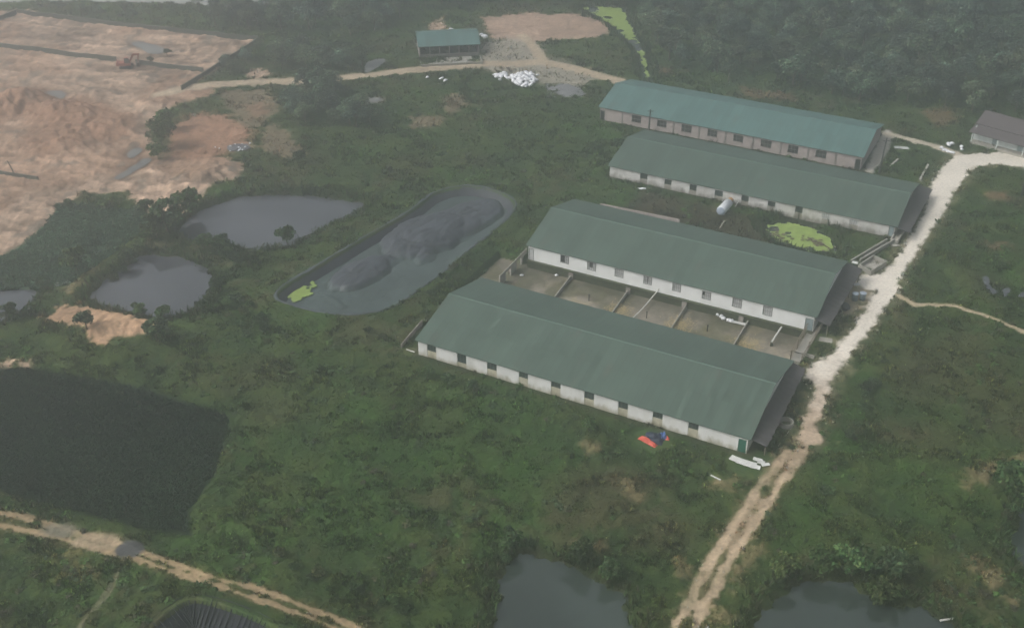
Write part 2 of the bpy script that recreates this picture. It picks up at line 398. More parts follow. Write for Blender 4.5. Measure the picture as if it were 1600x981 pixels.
# ------------------------------------------------------------------ materials
MATS = {}
def mat(name, col, rough=.8, var=.12, scale=1.0, metal=0.0, spec=.3, bump=0.0, bscale=None, attr=None, streak=None, dirt=None, rand=0.0, two=None):
    m = bpy.data.materials.new(name)
    m.use_nodes = True
    n, l = m.node_tree.nodes, m.node_tree.links
    b = n['Principled BSDF']
    b.inputs['Roughness'].default_value = rough
    b.inputs['Metallic'].default_value = metal
    b.inputs['Specular IOR Level'].default_value = spec
    tc = n.new('ShaderNodeTexCoord')
    if attr:
        a = n.new('ShaderNodeAttribute'); a.attribute_name = attr
        base = a.outputs['Color']
    else:
        rgb = n.new('ShaderNodeRGB'); rgb.outputs[0].default_value = (*col, 1)
        base = rgb.outputs[0]
    def mulv(base, fac_socket, lo, hi):
        mr = n.new('ShaderNodeMapRange')
        mr.inputs['To Min'].default_value, mr.inputs['To Max'].default_value = lo, hi
        l.new(fac_socket, mr.inputs['Value'])
        mx = n.new('ShaderNodeMix'); mx.data_type = 'RGBA'; mx.blend_type = 'MULTIPLY'
        mx.inputs['Factor'].default_value = 1
        cb = n.new('ShaderNodeCombineColor')
        for k in range(3): l.new(mr.outputs[0], cb.inputs[k])
        l.new(base, mx.inputs[6]); l.new(cb.outputs[0], mx.inputs[7])
        return mx.outputs[2]
    if var:
        ns = n.new('ShaderNodeTexNoise'); ns.inputs['Scale'].default_value = scale; ns.inputs['Detail'].default_value = 6
        l.new(tc.outputs['Object'], ns.inputs['Vector'])
        mr = n.new('ShaderNodeMapRange'); mr.inputs['From Min'].default_value = .3; mr.inputs['From Max'].default_value = .7
        l.new(ns.outputs['Fac'], mr.inputs['Value'])
        base = mulv(base, mr.outputs[0], 1 - var, 1 + var)
    if streak:      # stretched stains: (scale vector, strength, low colour)
        mp = n.new('ShaderNodeMapping'); mp.inputs['Scale'].default_value = streak[0]
        l.new(tc.outputs['Object'], mp.inputs['Vector'])
        ns = n.new('ShaderNodeTexNoise'); ns.inputs['Scale'].default_value = 1; ns.inputs['Detail'].default_value = 5
        l.new(mp.outputs[0], ns.inputs['Vector'])
        mr = n.new('ShaderNodeMapRange'); mr.inputs['From Min'].default_value = .45; mr.inputs['From Max'].default_value = .7
        mr.inputs['To Max'].default_value = streak[1]
        l.new(ns.outputs['Fac'], mr.inputs['Value'])
        mx = n.new('ShaderNodeMix'); mx.data_type = 'RGBA'
        l.new(mr.outputs[0], mx.inputs['Factor']); l.new(base, mx.inputs[6]); mx.inputs[7].default_value = (*streak[2], 1)
        base = mx.outputs[2]
    if dirt:        # splash stains low on a wall: (height, colour, strength)
        sp = n.new('ShaderNodeSeparateXYZ'); l.new(tc.outputs['Object'], sp.inputs[0])
        mp = n.new('ShaderNodeMapping'); mp.inputs['Scale'].default_value = (.9, .9, .35)
        l.new(tc.outputs['Object'], mp.inputs['Vector'])
        ns = n.new('ShaderNodeTexNoise'); ns.inputs['Scale'].default_value = 1.3; ns.inputs['Detail'].default_value = 6
        l.new(mp.outputs[0], ns.inputs['Vector'])
        ma = n.new('ShaderNodeMath'); ma.operation = 'MULTIPLY_ADD'; ma.inputs[1].default_value = -2.6 * dirt[0]; ma.inputs[2].default_value = 1.3 * dirt[0]
        l.new(ns.outputs['Fac'], ma.inputs[0])
        ad = n.new('ShaderNodeMath'); ad.operation = 'ADD'; l.new(sp.outputs[2], ad.inputs[0]); l.new(ma.outputs[0], ad.inputs[1])
        mr = n.new('ShaderNodeMapRange'); mr.inputs['From Min'].default_value = 0; mr.inputs['From Max'].default_value = dirt[0]
        mr.inputs['To Min'].default_value = dirt[2]; mr.inputs['To Max'].default_value = 0
        l.new(ad.outputs[0], mr.inputs['Value'])
        mx = n.new('ShaderNodeMix'); mx.data_type = 'RGBA'
        l.new(mr.outputs[0], mx.inputs['Factor']); l.new(base, mx.inputs[6]); mx.inputs[7].default_value = (*dirt[1], 1)
        base = mx.outputs[2]
    if rand:
        oi = n.new('ShaderNodeObjectInfo')
        base = mulv(base, oi.outputs['Random'], 1 - rand, 1 + rand)
    l.new(base, b.inputs['Base Color'])
    if bump:
        ns = n.new('ShaderNodeTexNoise'); ns.inputs['Scale'].default_value = bscale or scale * 4; ns.inputs['Detail'].default_value = 5
        l.new(tc.outputs['Object'], ns.inputs['Vector'])
        bp = n.new('ShaderNodeBump'); bp.inputs['Strength'].default_value = bump; bp.inputs['Distance'].default_value = .1
        l.new(ns.outputs['Fac'], bp.inputs['Height']); l.new(bp.outputs[0], b.inputs['Normal'])
    MATS[name] = m
    return m

M_ground = mat('ground', (0,0,0), .95, .16, 2.2, spec=.1, bump=.6, bscale=5, attr='albedo')
M_leaf = mat('leaves', (0,0,0), .7, 0, attr='albedo', spec=.2, rand=.45)
def translucent(m, k):
    n, l = m.node_tree.nodes, m.node_tree.links
    b = n['Principled BSDF']; o = n['Material Output']
    t = n.new('ShaderNodeBsdfTranslucent'); l.new(b.inputs['Base Color'].links[0].from_socket, t.inputs['Color'])
    mx = n.new('ShaderNodeMixShader'); mx.inputs[0].default_value = k
    l.new(b.outputs[0], mx.inputs[1]); l.new(t.outputs[0], mx.inputs[2]); l.new(mx.outputs[0], o.inputs['Surface'])
translucent(M_leaf, .30)
M_grass = mat('grass', (0,0,0), .8, 0, attr='albedo', spec=.15)
M_trunk = mat('bark', (.11,.085,.06), .9, .3, 3)
M_roofg = mat('green_roof_sheet', (.070,.103,.082), .6, .07, .35, spec=.3, streak=((1.6,.12,.12), .25, (.070,.100,.080)))
M_rooft = mat('teal_roof_sheet', (.088,.162,.150), .6, .06, .35, spec=.3, streak=((1.6,.12,.12), .25, (.095,.15,.14)))
def sheet_joints(m, pitch=1.05):
    n, l = m.node_tree.nodes, m.node_tree.links
    b = n['Principled BSDF']; src = b.inputs['Base Color'].links[0].from_socket
    tc = n.new('ShaderNodeTexCoord'); sp = n.new('ShaderNodeSeparateXYZ'); l.new(tc.outputs['Object'], sp.inputs[0])
    def math_(op, a, v=None):
        q = n.new('ShaderNodeMath'); q.operation = op; l.new(a, q.inputs[0])
        if v is not None: q.inputs[1].default_value = v
        return q.outputs[0]
    dx = math_('DIVIDE', sp.outputs[0], pitch); fl = math_('FLOOR', dx); fr = math_('FRACT', dx)
    fy = math_('FLOOR', math_('DIVIDE', sp.outputs[1], 5.2))
    cb = n.new('ShaderNodeCombineXYZ'); l.new(fl, cb.inputs[0]); l.new(fy, cb.inputs[1])
    wn = n.new('ShaderNodeTexWhiteNoise'); wn.noise_dimensions = '2D'; l.new(cb.outputs[0], wn.inputs['Vector'])
    mr = n.new('ShaderNodeMapRange'); mr.inputs['To Min'].default_value = .87; mr.inputs['To Max'].default_value = 1.10
    l.new(wn.outputs['Value'], mr.inputs['Value'])
    jt = n.new('ShaderNodeMapRange'); jt.inputs['From Max'].default_value = .20; jt.inputs['To Min'].default_value = .80; jt.inputs['To Max'].default_value = 1
    l.new(fr, jt.inputs['Value'])
    fry = math_('FRACT', math_('DIVIDE', sp.outputs[1], 5.2))
    jy = n.new('ShaderNodeMapRange'); jy.inputs['From Max'].default_value = .03; jy.inputs['To Min'].default_value = .84; jy.inputs['To Max'].default_value = 1
    l.new(fry, jy.inputs['Value'])
    m1 = n.new('ShaderNodeMath'); m1.operation = 'MULTIPLY'; l.new(mr.outputs[0], m1.inputs[0]); l.new(jt.outputs[0], m1.inputs[1])
    m2 = n.new('ShaderNodeMath'); m2.operation = 'MULTIPLY'; l.new(m1.outputs[0], m2.inputs[0]); l.new(jy.outputs[0], m2.inputs[1])
    ml = n.new('ShaderNodeVectorMath'); ml.operation = 'SCALE'; l.new(src, ml.inputs[0]); l.new(m2.outputs[0], ml.inputs['Scale'])
    # a few rust and lichen stains running down the slope
    mp = n.new('ShaderNodeMapping'); mp.inputs['Scale'].default_value = (.7, .16, .16); l.new(tc.outputs['Object'], mp.inputs['Vector'])
    ns = n.new('ShaderNodeTexNoise'); ns.inputs['Scale'].default_value = 1.0; ns.inputs['Detail'].default_value = 6; l.new(mp.outputs[0], ns.inputs['Vector'])
    rs = n.new('ShaderNodeMapRange'); rs.inputs['From Min'].default_value = .60; rs.inputs['From Max'].default_value = .80; rs.inputs['To Max'].default_value = .5
    l.new(ns.outputs['Fac'], rs.inputs['Value'])
    mx = n.new('ShaderNodeMix'); mx.data_type = 'RGBA'; l.new(rs.outputs[0], mx.inputs['Factor']); l.new(ml.outputs[0], mx.inputs[6]); mx.inputs[7].default_value = (.11,.10,.082,1)
    l.new(mx.outputs[2], b.inputs['Base Color'])
sheet_joints(M_roofg); sheet_joints(M_rooft)
M_ridge = mat('ridge_sheet', (.085,.13,.105), .55, .08, 1)
M_fibre = mat('fibre_sheet', (.070,.065,.068), .85, .2, 1.2, streak=((.15,2.2,.15), .5, (.04,.036,.036)))
M_white = mat('whitewash', (.66,.655,.63), .9, .07, .8, dirt=(.9,(.26,.235,.15),.75), streak=((.9,.9,.15), .3, (.45,.43,.36)))
M_white2 = mat('clean_whitewash', (.72,.725,.71), .9, .05, .6, dirt=(.35,(.42,.41,.32),.6), streak=((.7,.7,.1), .15, (.55,.54,.48)))
M_white3 = mat('weathered_whitewash', (.58,.565,.54), .9, .1, .8, dirt=(1.1,(.17,.155,.13),.85), streak=((.9,.9,.2), .45, (.33,.3,.26)))
M_sill = mat('stained_render', (.44,.41,.31), .9, .15, 1.5, dirt=(.9,(.16,.14,.08),.7))
M_sill3 = mat('damp_render', (.30,.28,.24), .9, .2, 1.5, dirt=(.9,(.13,.12,.09),.7))
M_block = mat('bare_block_wall', (.37,.315,.295), .92, .12, 1.4, streak=((.9,.9,.2), .3, (.27,.23,.21)))
M_pil = mat('cement_pier', (.25,.22,.2), .92, .12, 1.4)
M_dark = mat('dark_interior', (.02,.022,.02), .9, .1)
M_net = mat('dark_net', (.035,.055,.045), .9, .15)
M_bars = mat('iron_bars', (.10,.10,.095), .7, .15)
M_shut = mat('window_shutter', (.47,.47,.46), .8, .12, 3)
M_gdoor = mat('green_door', (.018,.105,.07), .6, .12, 2)
M_tdoor = mat('steel_door', (.24,.30,.31), .6, .15, 2)
M_conc = mat('concrete', (.30,.285,.25), .92, .18, 1.2, bump=.3, streak=((.6,.6,.3), .4, (.2,.19,.15)))
M_concp = mat('pale_concrete', (.34,.32,.28), .92, .15, 1.5, bump=.3)
M_moss = mat('mossy_wall', (.055,.062,.030), .95, .3, 1.5, streak=((.9,.9,.4), .7, (.03,.034,.02)))
M_timber = mat('weathered_timber', (.17,.145,.11), .9, .25, 2)
M_pole = mat('dark_pole', (.06,.058,.055), .9, .2, 2)
M_pipe = mat('pale_pipe', (.55,.54,.5), .6, .12, 2)
M_black = mat('black_plastic', (.022,.024,.027), .45, .2, 2, spec=.4)
M_liner = mat('liner_sheet', (.036,.039,.050), .68, .2, .8, spec=.45, bump=.25, bscale=1.2)
M_cover = mat('cover_sheet', (0,0,0), .5, .18, .5, spec=.35, bump=.6, bscale=1.1, attr='albedo')
M_duck = mat('duckweed', (.25,.335,.085), .85, .2, 1.2, streak=((.6,.6,.6), .7, (.17,.25,.07)))
M_tank = mat('white_tank', (.72,.74,.76), .4, .05, 2, spec=.4)
M_tankg = mat('tank_end', (.33,.38,.45), .5, .1, 2)
M_orange = mat('orange_paint', (.30,.095,.065), .6, .15, 2)
M_pump = mat('rusty_orange', (.42,.24,.10), .7, .2, 4)
M_red = mat('red_tarp', (.55,.10,.07), .7, .15, 3)
M_navy = mat('navy_tarp', (.025,.032,.055), .6, .2, 3)
M_blue = mat('blue_bucket', (.07,.13,.32), .5, .1, 3)
M_sack = mat('white_sack', (.74,.745,.77), .7, .06, 3, rand=.1)
M_panel = mat('white_panel', (.60,.60,.575), .7, .12, 3, rand=.12)
M_tileroof = mat('dark_tile_roof', (.105,.088,.09), .85, .15, 1.5, streak=((.3,2.5,.3), .3, (.07,.06,.06)))
M_housew = mat('house_paint', (.60,.64,.62), .85, .07, 1)
M_glass = mat('dark_glass', (.03,.035,.04), .15, .1, spec=.5)
M_straw = mat('straw', (.40,.32,.17), .9, .2, 3)
M_gravelh = mat('grey_gravel', (.19,.19,.195), .95, .3, 3, bump=.6)
M_stone = mat('pale_stone', (.62,.57,.49), .9, .15, 3)

def water(name, col, rough=.03):
    m = mat(name, col, rough, .3, .06, spec=.5)
    n, l = m.node_tree.nodes, m.node_tree.links
    b = n['Principled BSDF']
    b.inputs['IOR'].default_value = 1.62
    ns = n.new('ShaderNodeTexNoise'); ns.inputs['Scale'].default_value = 2.2; ns.inputs['Detail'].default_value = 3
    tc = n.new('ShaderNodeTexCoord'); l.new(tc.outputs['Object'], ns.inputs['Vector'])
    bp = n.new('ShaderNodeBump'); bp.inputs['Strength'].default_value = .04; bp.inputs['Distance'].default_value = .03
    l.new(ns.outputs['Fac'], bp.inputs['Height']); l.new(bp.outputs[0], b.inputs['Normal'])
    return m
M_w1 = water('dark_pond_water', (.062,.065,.075))
M_w2 = water('green_pond_water', (.032,.043,.038))
M_w3 = water('river_water', (.33,.32,.29))
M_w4 = water('puddle_water', (.15,.145,.13), .1)

# ------------------------------------------------------------------ mesh builder
def link(o, parent=None):
    COL.objects.link(o)
    if parent is not None:
        o.parent = parent
    return o

class MB:
    def __init__(s):
        s.v, s.f = [], []
    def add(s, vs, fs):
        k = len(s.v)
        s.v += [tuple(map(float, q)) for q in vs]
        s.f += [tuple(i + k for i in f) for f in fs]
        return s
    def box(s, x0, x1, y0, y1, z0, z1):
        vs = [(x, y, z) for z in (z0, z1) for y in (y0, y1) for x in (x0, x1)]
        return s.add(vs, [(0,2,3,1),(4,5,7,6),(0,1,5,4),(2,6,7,3),(0,4,6,2),(1,3,7,5)])
    def hexa(s, bot, top):
        vs = list(bot) + list(top)
        return s.add(vs, [(3,2,1,0),(4,5,6,7),(0,1,5,4),(1,2,6,5),(2,3,7,6),(3,0,4,7)])
    def wallseg(s, p, q, th, z0, z1, z0b=None, z1b=None):
        p, q = np.array(p[:2], float), np.array(q[:2], float)
        d = (q - p) / np.linalg.norm(q - p); n = np.array([-d[1], d[0]]) * th / 2
        z0b = z0 if z0b is None else z0b; z1b = z1 if z1b is None else z1b
        c = [p - n, q - n, q + n, p + n]; zb = [z0, z0b, z0b, z0]; zt = [z1, z1b, z1b, z1]
        return s.hexa([(*c[i], zb[i]) for i in range(4)], [(*c[i], zt[i]) for i in range(4)])
    def tube(s, pts, rad, n=8, cap=True):
        P = [np.array(p, float) for p in pts]
        if not hasattr(rad, '__len__'): rad = [rad] * len(P)
        vs, fs = [], []
        for i, p in enumerate(P):
            t = P[min(i + 1, len(P) - 1)] - P[max(i - 1, 0)]
            t = t / (np.linalg.norm(t) + 1e-9)
            u = np.cross(t, (0, 0, 1) if abs(t[2]) < .9 else (1, 0, 0)); u /= np.linalg.norm(u)
            v = np.cross(t, u)
            for k in range(n):
                a = 2 * math.pi * k / n
                vs.append(p + (u * math.cos(a) + v * math.sin(a)) * rad[i])
        for i in range(len(P) - 1):
            for k in range(n):
                fs.append((i*n+k, i*n+(k+1)%n, (i+1)*n+(k+1)%n, (i+1)*n+k))
        if cap:
            fs.append(tuple(range(n))[::-1]); fs.append(tuple((len(P)-1)*n + k for k in range(n)))
        return s.add(vs, fs)
    def blobm(s, c, r, n=8, m=5, jit=.15, seed=0):
        rr = np.random.default_rng(seed)
        vs = [(c[0], c[1], c[2] - r[2])]
        for i in range(1, m):
            ph = math.pi * i / m - math.pi / 2
            for k in range(n):
                a = 2 * math.pi * k / n
                j = 1 + rr.uniform(-jit, jit)
                vs.append((c[0] + r[0]*math.cos(ph)*math.cos(a)*j, c[1] + r[1]*math.cos(ph)*math.sin(a)*j, c[2] + r[2]*math.sin(ph)*j))
        vs.append((c[0], c[1], c[2] + r[2]))
        fs = [(0, 1 + (k+1) % n, 1 + k) for k in range(n)]
        for i in range(m - 2):
            for k in range(n):
                a, b = 1 + i*n + k, 1 + i*n + (k+1) % n
                fs.append((a, b, b + n, a + n))
        e = len(vs) - 1; q = 1 + (m-2)*n
        fs += [(q + k, q + (k+1) % n, e) for k in range(n)]
        return s.add(vs, fs)
    def build(s, name, m, parent=None, smooth=False, loc=None):
        me = bpy.data.meshes.new(name)
        me.from_pydata(s.v, [], s.f)
        if smooth:
            me.polygons.foreach_set('use_smooth', [True] * len(me.polygons))
        me.materials.append(m)
        o = bpy.data.objects.new(name, me)
        if loc is not None: o.location = loc
        return link(o, parent)

def thing(name, label, cat, loc=(0,0,0), rz=0.0, group=None):
    o = bpy.data.objects.new(name, None)
    o.location = loc; o.rotation_euler = (0, 0, rz); o.empty_display_size = .5
    o['label'], o['category'] = label, cat
    if group: o['group'] = group
    return link(o)

def tag(o, label, cat, group=None):
    o['label'], o['category'] = label, cat
    if group: o['group'] = group
    return o

def setting(o, kind='structure'):
    o['kind'] = kind
    return o

def fast_mesh(name, V, F, m, colors=None, smooth=False):
    """V (n,3); F (k,3) or (k,4) index arrays; colors per vertex"""
    me = bpy.data.meshes.new(name)
    V = np.asarray(V, np.float32); F = np.asarray(F, np.int32)
    k = F.shape[1]
    me.vertices.add(len(V)); me.vertices.foreach_set('co', V.ravel())
    me.loops.add(F.size); me.loops.foreach_set('vertex_index', F.ravel())
    me.polygons.add(len(F))
    me.polygons.foreach_set('loop_start', np.arange(0, F.size, k, dtype=np.int32))
    me.polygons.foreach_set('loop_total', np.full(len(F), k, np.int32))
    if smooth: me.polygons.foreach_set('use_smooth', np.ones(len(F), bool))
    if colors is not None:
        a = me.attributes.new('albedo', 'FLOAT_COLOR', 'POINT')
        a.data.foreach_set('color', np.concatenate([colors, np.ones((len(colors), 1))], 1).astype(np.float32).ravel())
    me.update(); me.validate()
    me.materials.append(m)
    return me

# ------------------------------------------------------------------ ground sheet
NU, NV = 720, 640
yv = 82.0 * (352.0 / 82.0) ** np.linspace(0, 1, NV)
yv = np.concatenate([[-400, -200, -80, 0, 50, 70], yv, [365, 390, 430, 500, 580, 680, 800]])
uv = np.concatenate([[-40, -16, -7, -3.5, -2.2, -1.6, -1.3, -1.15, -1.06], np.linspace(-1, 1, NU), [1.06, 1.15, 1.3, 1.6, 2.2, 3.5, 7, 16, 40]])
Wv = .46 * (np.maximum(yv, 60) * CP + 53) + 7
Xg = np.where(np.abs(uv[None, :]) >= 39, np.sign(uv[None, :]) * 800.0, np.where(np.abs(uv[None, :]) > 1.5, np.clip(uv[None, :] * np.minimum(Wv, 170)[:, None] + np.sign(uv[None, :]) * np.maximum(Wv - 170, 0)[:, None] * 1.6, -700, 700), uv[None, :] * Wv[:, None])).ravel()
Yg = np.repeat(yv, len(uv))
Hg, Cg, Vg, Kg = surface(Xg, Yg)
nr, nc = len(yv), len(uv)
ii = (np.arange(nr - 1)[:, None] * nc + np.arange(nc - 1)[None, :]).ravel()
Fg = np.stack([ii, ii + 1, ii + 1 + nc, ii + nc], 1)
Kf = Kg[Fg]
Kface = np.where((Kf == Kf[:, :1]).all(1), Kf[:, 0], np.sort(Kf, 1)[:, 2])
VG = np.stack([Xg, Yg, Hg], 1)
LAYERS = {0: 'ground', 1: 'gravel_road', 2: 'dirt_track', 3: 'rutted_track', 4: 'grass_path', 5: 'footpath', 6: 'earth_road', 7: 'bare_earth', 8: 'dirt_field', 9: 'farm_yard', 10: 'soil_bank', 11: 'pen_floor', 12: 'concrete_path'}
for k, nm in LAYERS.items():
    f = Fg[Kface == k]
    if not len(f): continue
    used, inv = np.unique(f, return_inverse=True)
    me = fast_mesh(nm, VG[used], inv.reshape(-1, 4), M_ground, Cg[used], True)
    setting(link(bpy.data.objects.new(nm, me)))

# ------------------------------------------------------------------ water sheets
def offset_poly(P, d):
    P = np.asarray(P, float)
    area = .5 * np.sum(P[:, 0] * np.roll(P[:, 1], -1) - np.roll(P[:, 0], -1) * P[:, 1])
    sgn = 1 if area > 0 else -1
    t = np.roll(P, -1, 0) - np.roll(P, 1, 0)
    t /= np.linalg.norm(t, axis=1)[:, None] + 1e-9
    return P + np.stack([t[:, 1], -t[:, 0]], 1) * d * sgn

def sheet(name, P, z, m):
    P = np.asarray(P)
    me = bpy.data.meshes.new(name)
    from mathutils.geometry import tessellate_polygon
    tri = tessellate_polygon([[Vector((p[0], p[1], 0)) for p in P]])
    me.from_pydata([(p[0], p[1], z) for p in P], [], [tuple(t) for t in tri])
    me.materials.append(m)
    if len(me.polygons) and me.polygons[0].normal.z < 0: me.flip_normals()
    return link(bpy.data.objects.new(name, me))

for k, (P, z) in pondW.items():
    if 'duckweed' in k: continue
    m = {'river': M_w3, 'centre_pond': M_w2, 'corner_pond': M_w2, 'edge_pond': M_w2}.get(k, M_w1)
    nm = 'river' if k == 'river' else 'pond_water'
    setting(sheet(nm, offset_poly(P, 1.6), z, m))
for P in (FIELD, MARSH):
    setting(sheet('shallow_water', offset_poly(P, .3), -.62, M_w2))

def ragged(P, amp, f, seed, step=.7):
    P = np.asarray(P); out = []
    for i in range(len(P)):
        a, b = P[i], P[(i + 1) % len(P)]
        n = max(1, int(np.linalg.norm(b - a) / step))
        for k in range(n): out.append(a + (b - a) * k / n)
    Q = np.array(out)
    d = (fbm(Q[:, 0], Q[:, 1], f, seed) - .5) * 2 * amp
    t = np.roll(Q, -1, 0) - np.roll(Q, 1, 0); t /= np.linalg.norm(t, axis=1)[:, None] + 1e-9
    return Q + np.stack([t[:, 1], -t[:, 0]], 1) * d[:, None]

for P in PUDDLES:
    setting(sheet('puddle', ragged(smooth_closed(P, 3), .35, .5, 3), PUDZ, M_w4 if P[:, 0].mean() < 20 else M_w1))

# duckweed mats (green skin on the water, broken by open holes)
def mat_of_weed(name, P, z, hole, seed):
    lo, hi = P.min(0) - 1, P.max(0) + 1
    g = .28
    xs, ys = np.arange(lo[0], hi[0], g), np.arange(lo[1], hi[1], g)
    XX, YY = np.meshgrid(xs, ys); nx = len(xs)
    s = sdist(XX.ravel(), YY.ravel(), P) + (fbm(XX.ravel(), YY.ravel(), .8, seed) - .5) * 2.2
    nz = fbm(XX.ravel(), YY.ravel(), .35, seed + 4, 4)
    ok = (s > 0) & (nz < hole)
    idx = (np.arange(len(ys) - 1)[:, None] * nx + np.arange(nx - 1)[None, :]).ravel()
    F = np.stack([idx, idx + 1, idx + 1 + nx, idx + nx], 1)
    F = F[ok[F].all(1)]
    used, inv = np.unique(F, return_inverse=True)
    V = np.stack([XX.ravel(), YY.ravel(), np.full(XX.size, z)], 1)[used]
    V[:, 2] += (fbm(V[:, 0], V[:, 1], 1.2, 3) - .5) * .04
    me = fast_mesh(name, V, inv.reshape(-1, 4), M_duck)
    return link(bpy.data.objects.new(name, me))
setting(sheet('pond_water', offset_poly(pondW['duckweed_pond'][0], 1.0), -.9, M_w2))
setting(sheet('stream_water', offset_poly(pondW['duckweed_stream'][0], .8), -.5, M_w2))
setting(mat_of_weed('duckweed', GP([(1197,352),(1225,348),(1265,355),(1300,372),(1303,385),(1305,398),(1260,392),(1215,378),(1199,362)], -.9), -.86, .70, 3), 'stuff')
setting(mat_of_weed('duckweed', offset_poly(GP(ponds['duckweed_stream'][0], -.5), -.35), -.46, .66, 8), 'stuff')

for pts_, lb in (([(1262,371),(1272,377),(1283,380),(1296,388)], 'dark branch floating across the duckweed pond'), ([(1207,364),(1217,370),(1226,372)], 'dark twig at the left end of the duckweed pond')):
    m_ = MB(); P_ = [G(a, b, -.78) for a, b in pts_]
    m_.tube(P_, .12, 5)
    for q in P_:
        for k in range(7):
            d_ = np.array([random.uniform(-1.4, 1.4), random.uniform(-1.4, 1.4), random.uniform(0, .15)])
            m_.blobm(q + d_, (random.uniform(.15, .45), random.uniform(.12, .3), .05), 7, 4, .4, k)
    tag(m_.build('floating_branch', M_trunk), lb, 'branch')

# ------------------------------------------------------------------ livestock sheds
def on_wall(i, px, py, off=.35):
    """picture point -> (along, height) on the near wall of shed i"""
    x, y, L, W, he, hr = SHEDS[i]
    d = ray(px, py)
    o = np.array([x, y]) + EN * off
    t = (o @ EN) / (d[:2] @ EN)
    p = d * t
    return float((p[:2] - o) @ EX), float(p[2] + CAMH)

def roof_mesh(L, W, he, hr, th=.07):
    m = MB()
    n = 1
    prof = [(0, he), (W/2, hr), (W, he)]
    top = [(y, z + th) for y, z in prof]
    # each slope in slightly uneven strips so the sheet laps catch the light differently
    xs = np.linspace(0, L, 50)
    for s in range(2):
        (y0, z0), (y1, z1) = top[s], top[s+1]
        vs, fs = [], []
        for k, x in enumerate(xs):
            for j in range(7):
                t = j / 6
                wob = random.uniform(-.004, .004) if 0 < j < 6 else 0
                vs.append((x, y0 + (y1 - y0) * t, z0 + (z1 - z0) * t + wob))
        for k in range(len(xs) - 1):
            for j in range(6):
                fs.append((k*7+j, (k+1)*7+j, (k+1)*7+j+1, k*7+j+1))
        m.add(vs, fs)
        (a0, c0), (a1, c1) = prof[s], prof[s+1]
        m.add([(0,a0,c0),(L,a0,c0),(L,a1,c1),(0,a1,c1)], [(3,2,1,0)])
        for X in (0, L):
            m.add([(X,a0,c0),(X,a1,c1),(X,y1,z1),(X,y0,z0)], [(0,1,2,3)])
    for (y, z), (y2, z2) in ((prof[0], top[0]), (prof[2], top[2])):
        m.add([(0,y,z),(L,y,z),(L,y2,z2),(0,y2,z2)], [(0,1,2,3)])
    return m

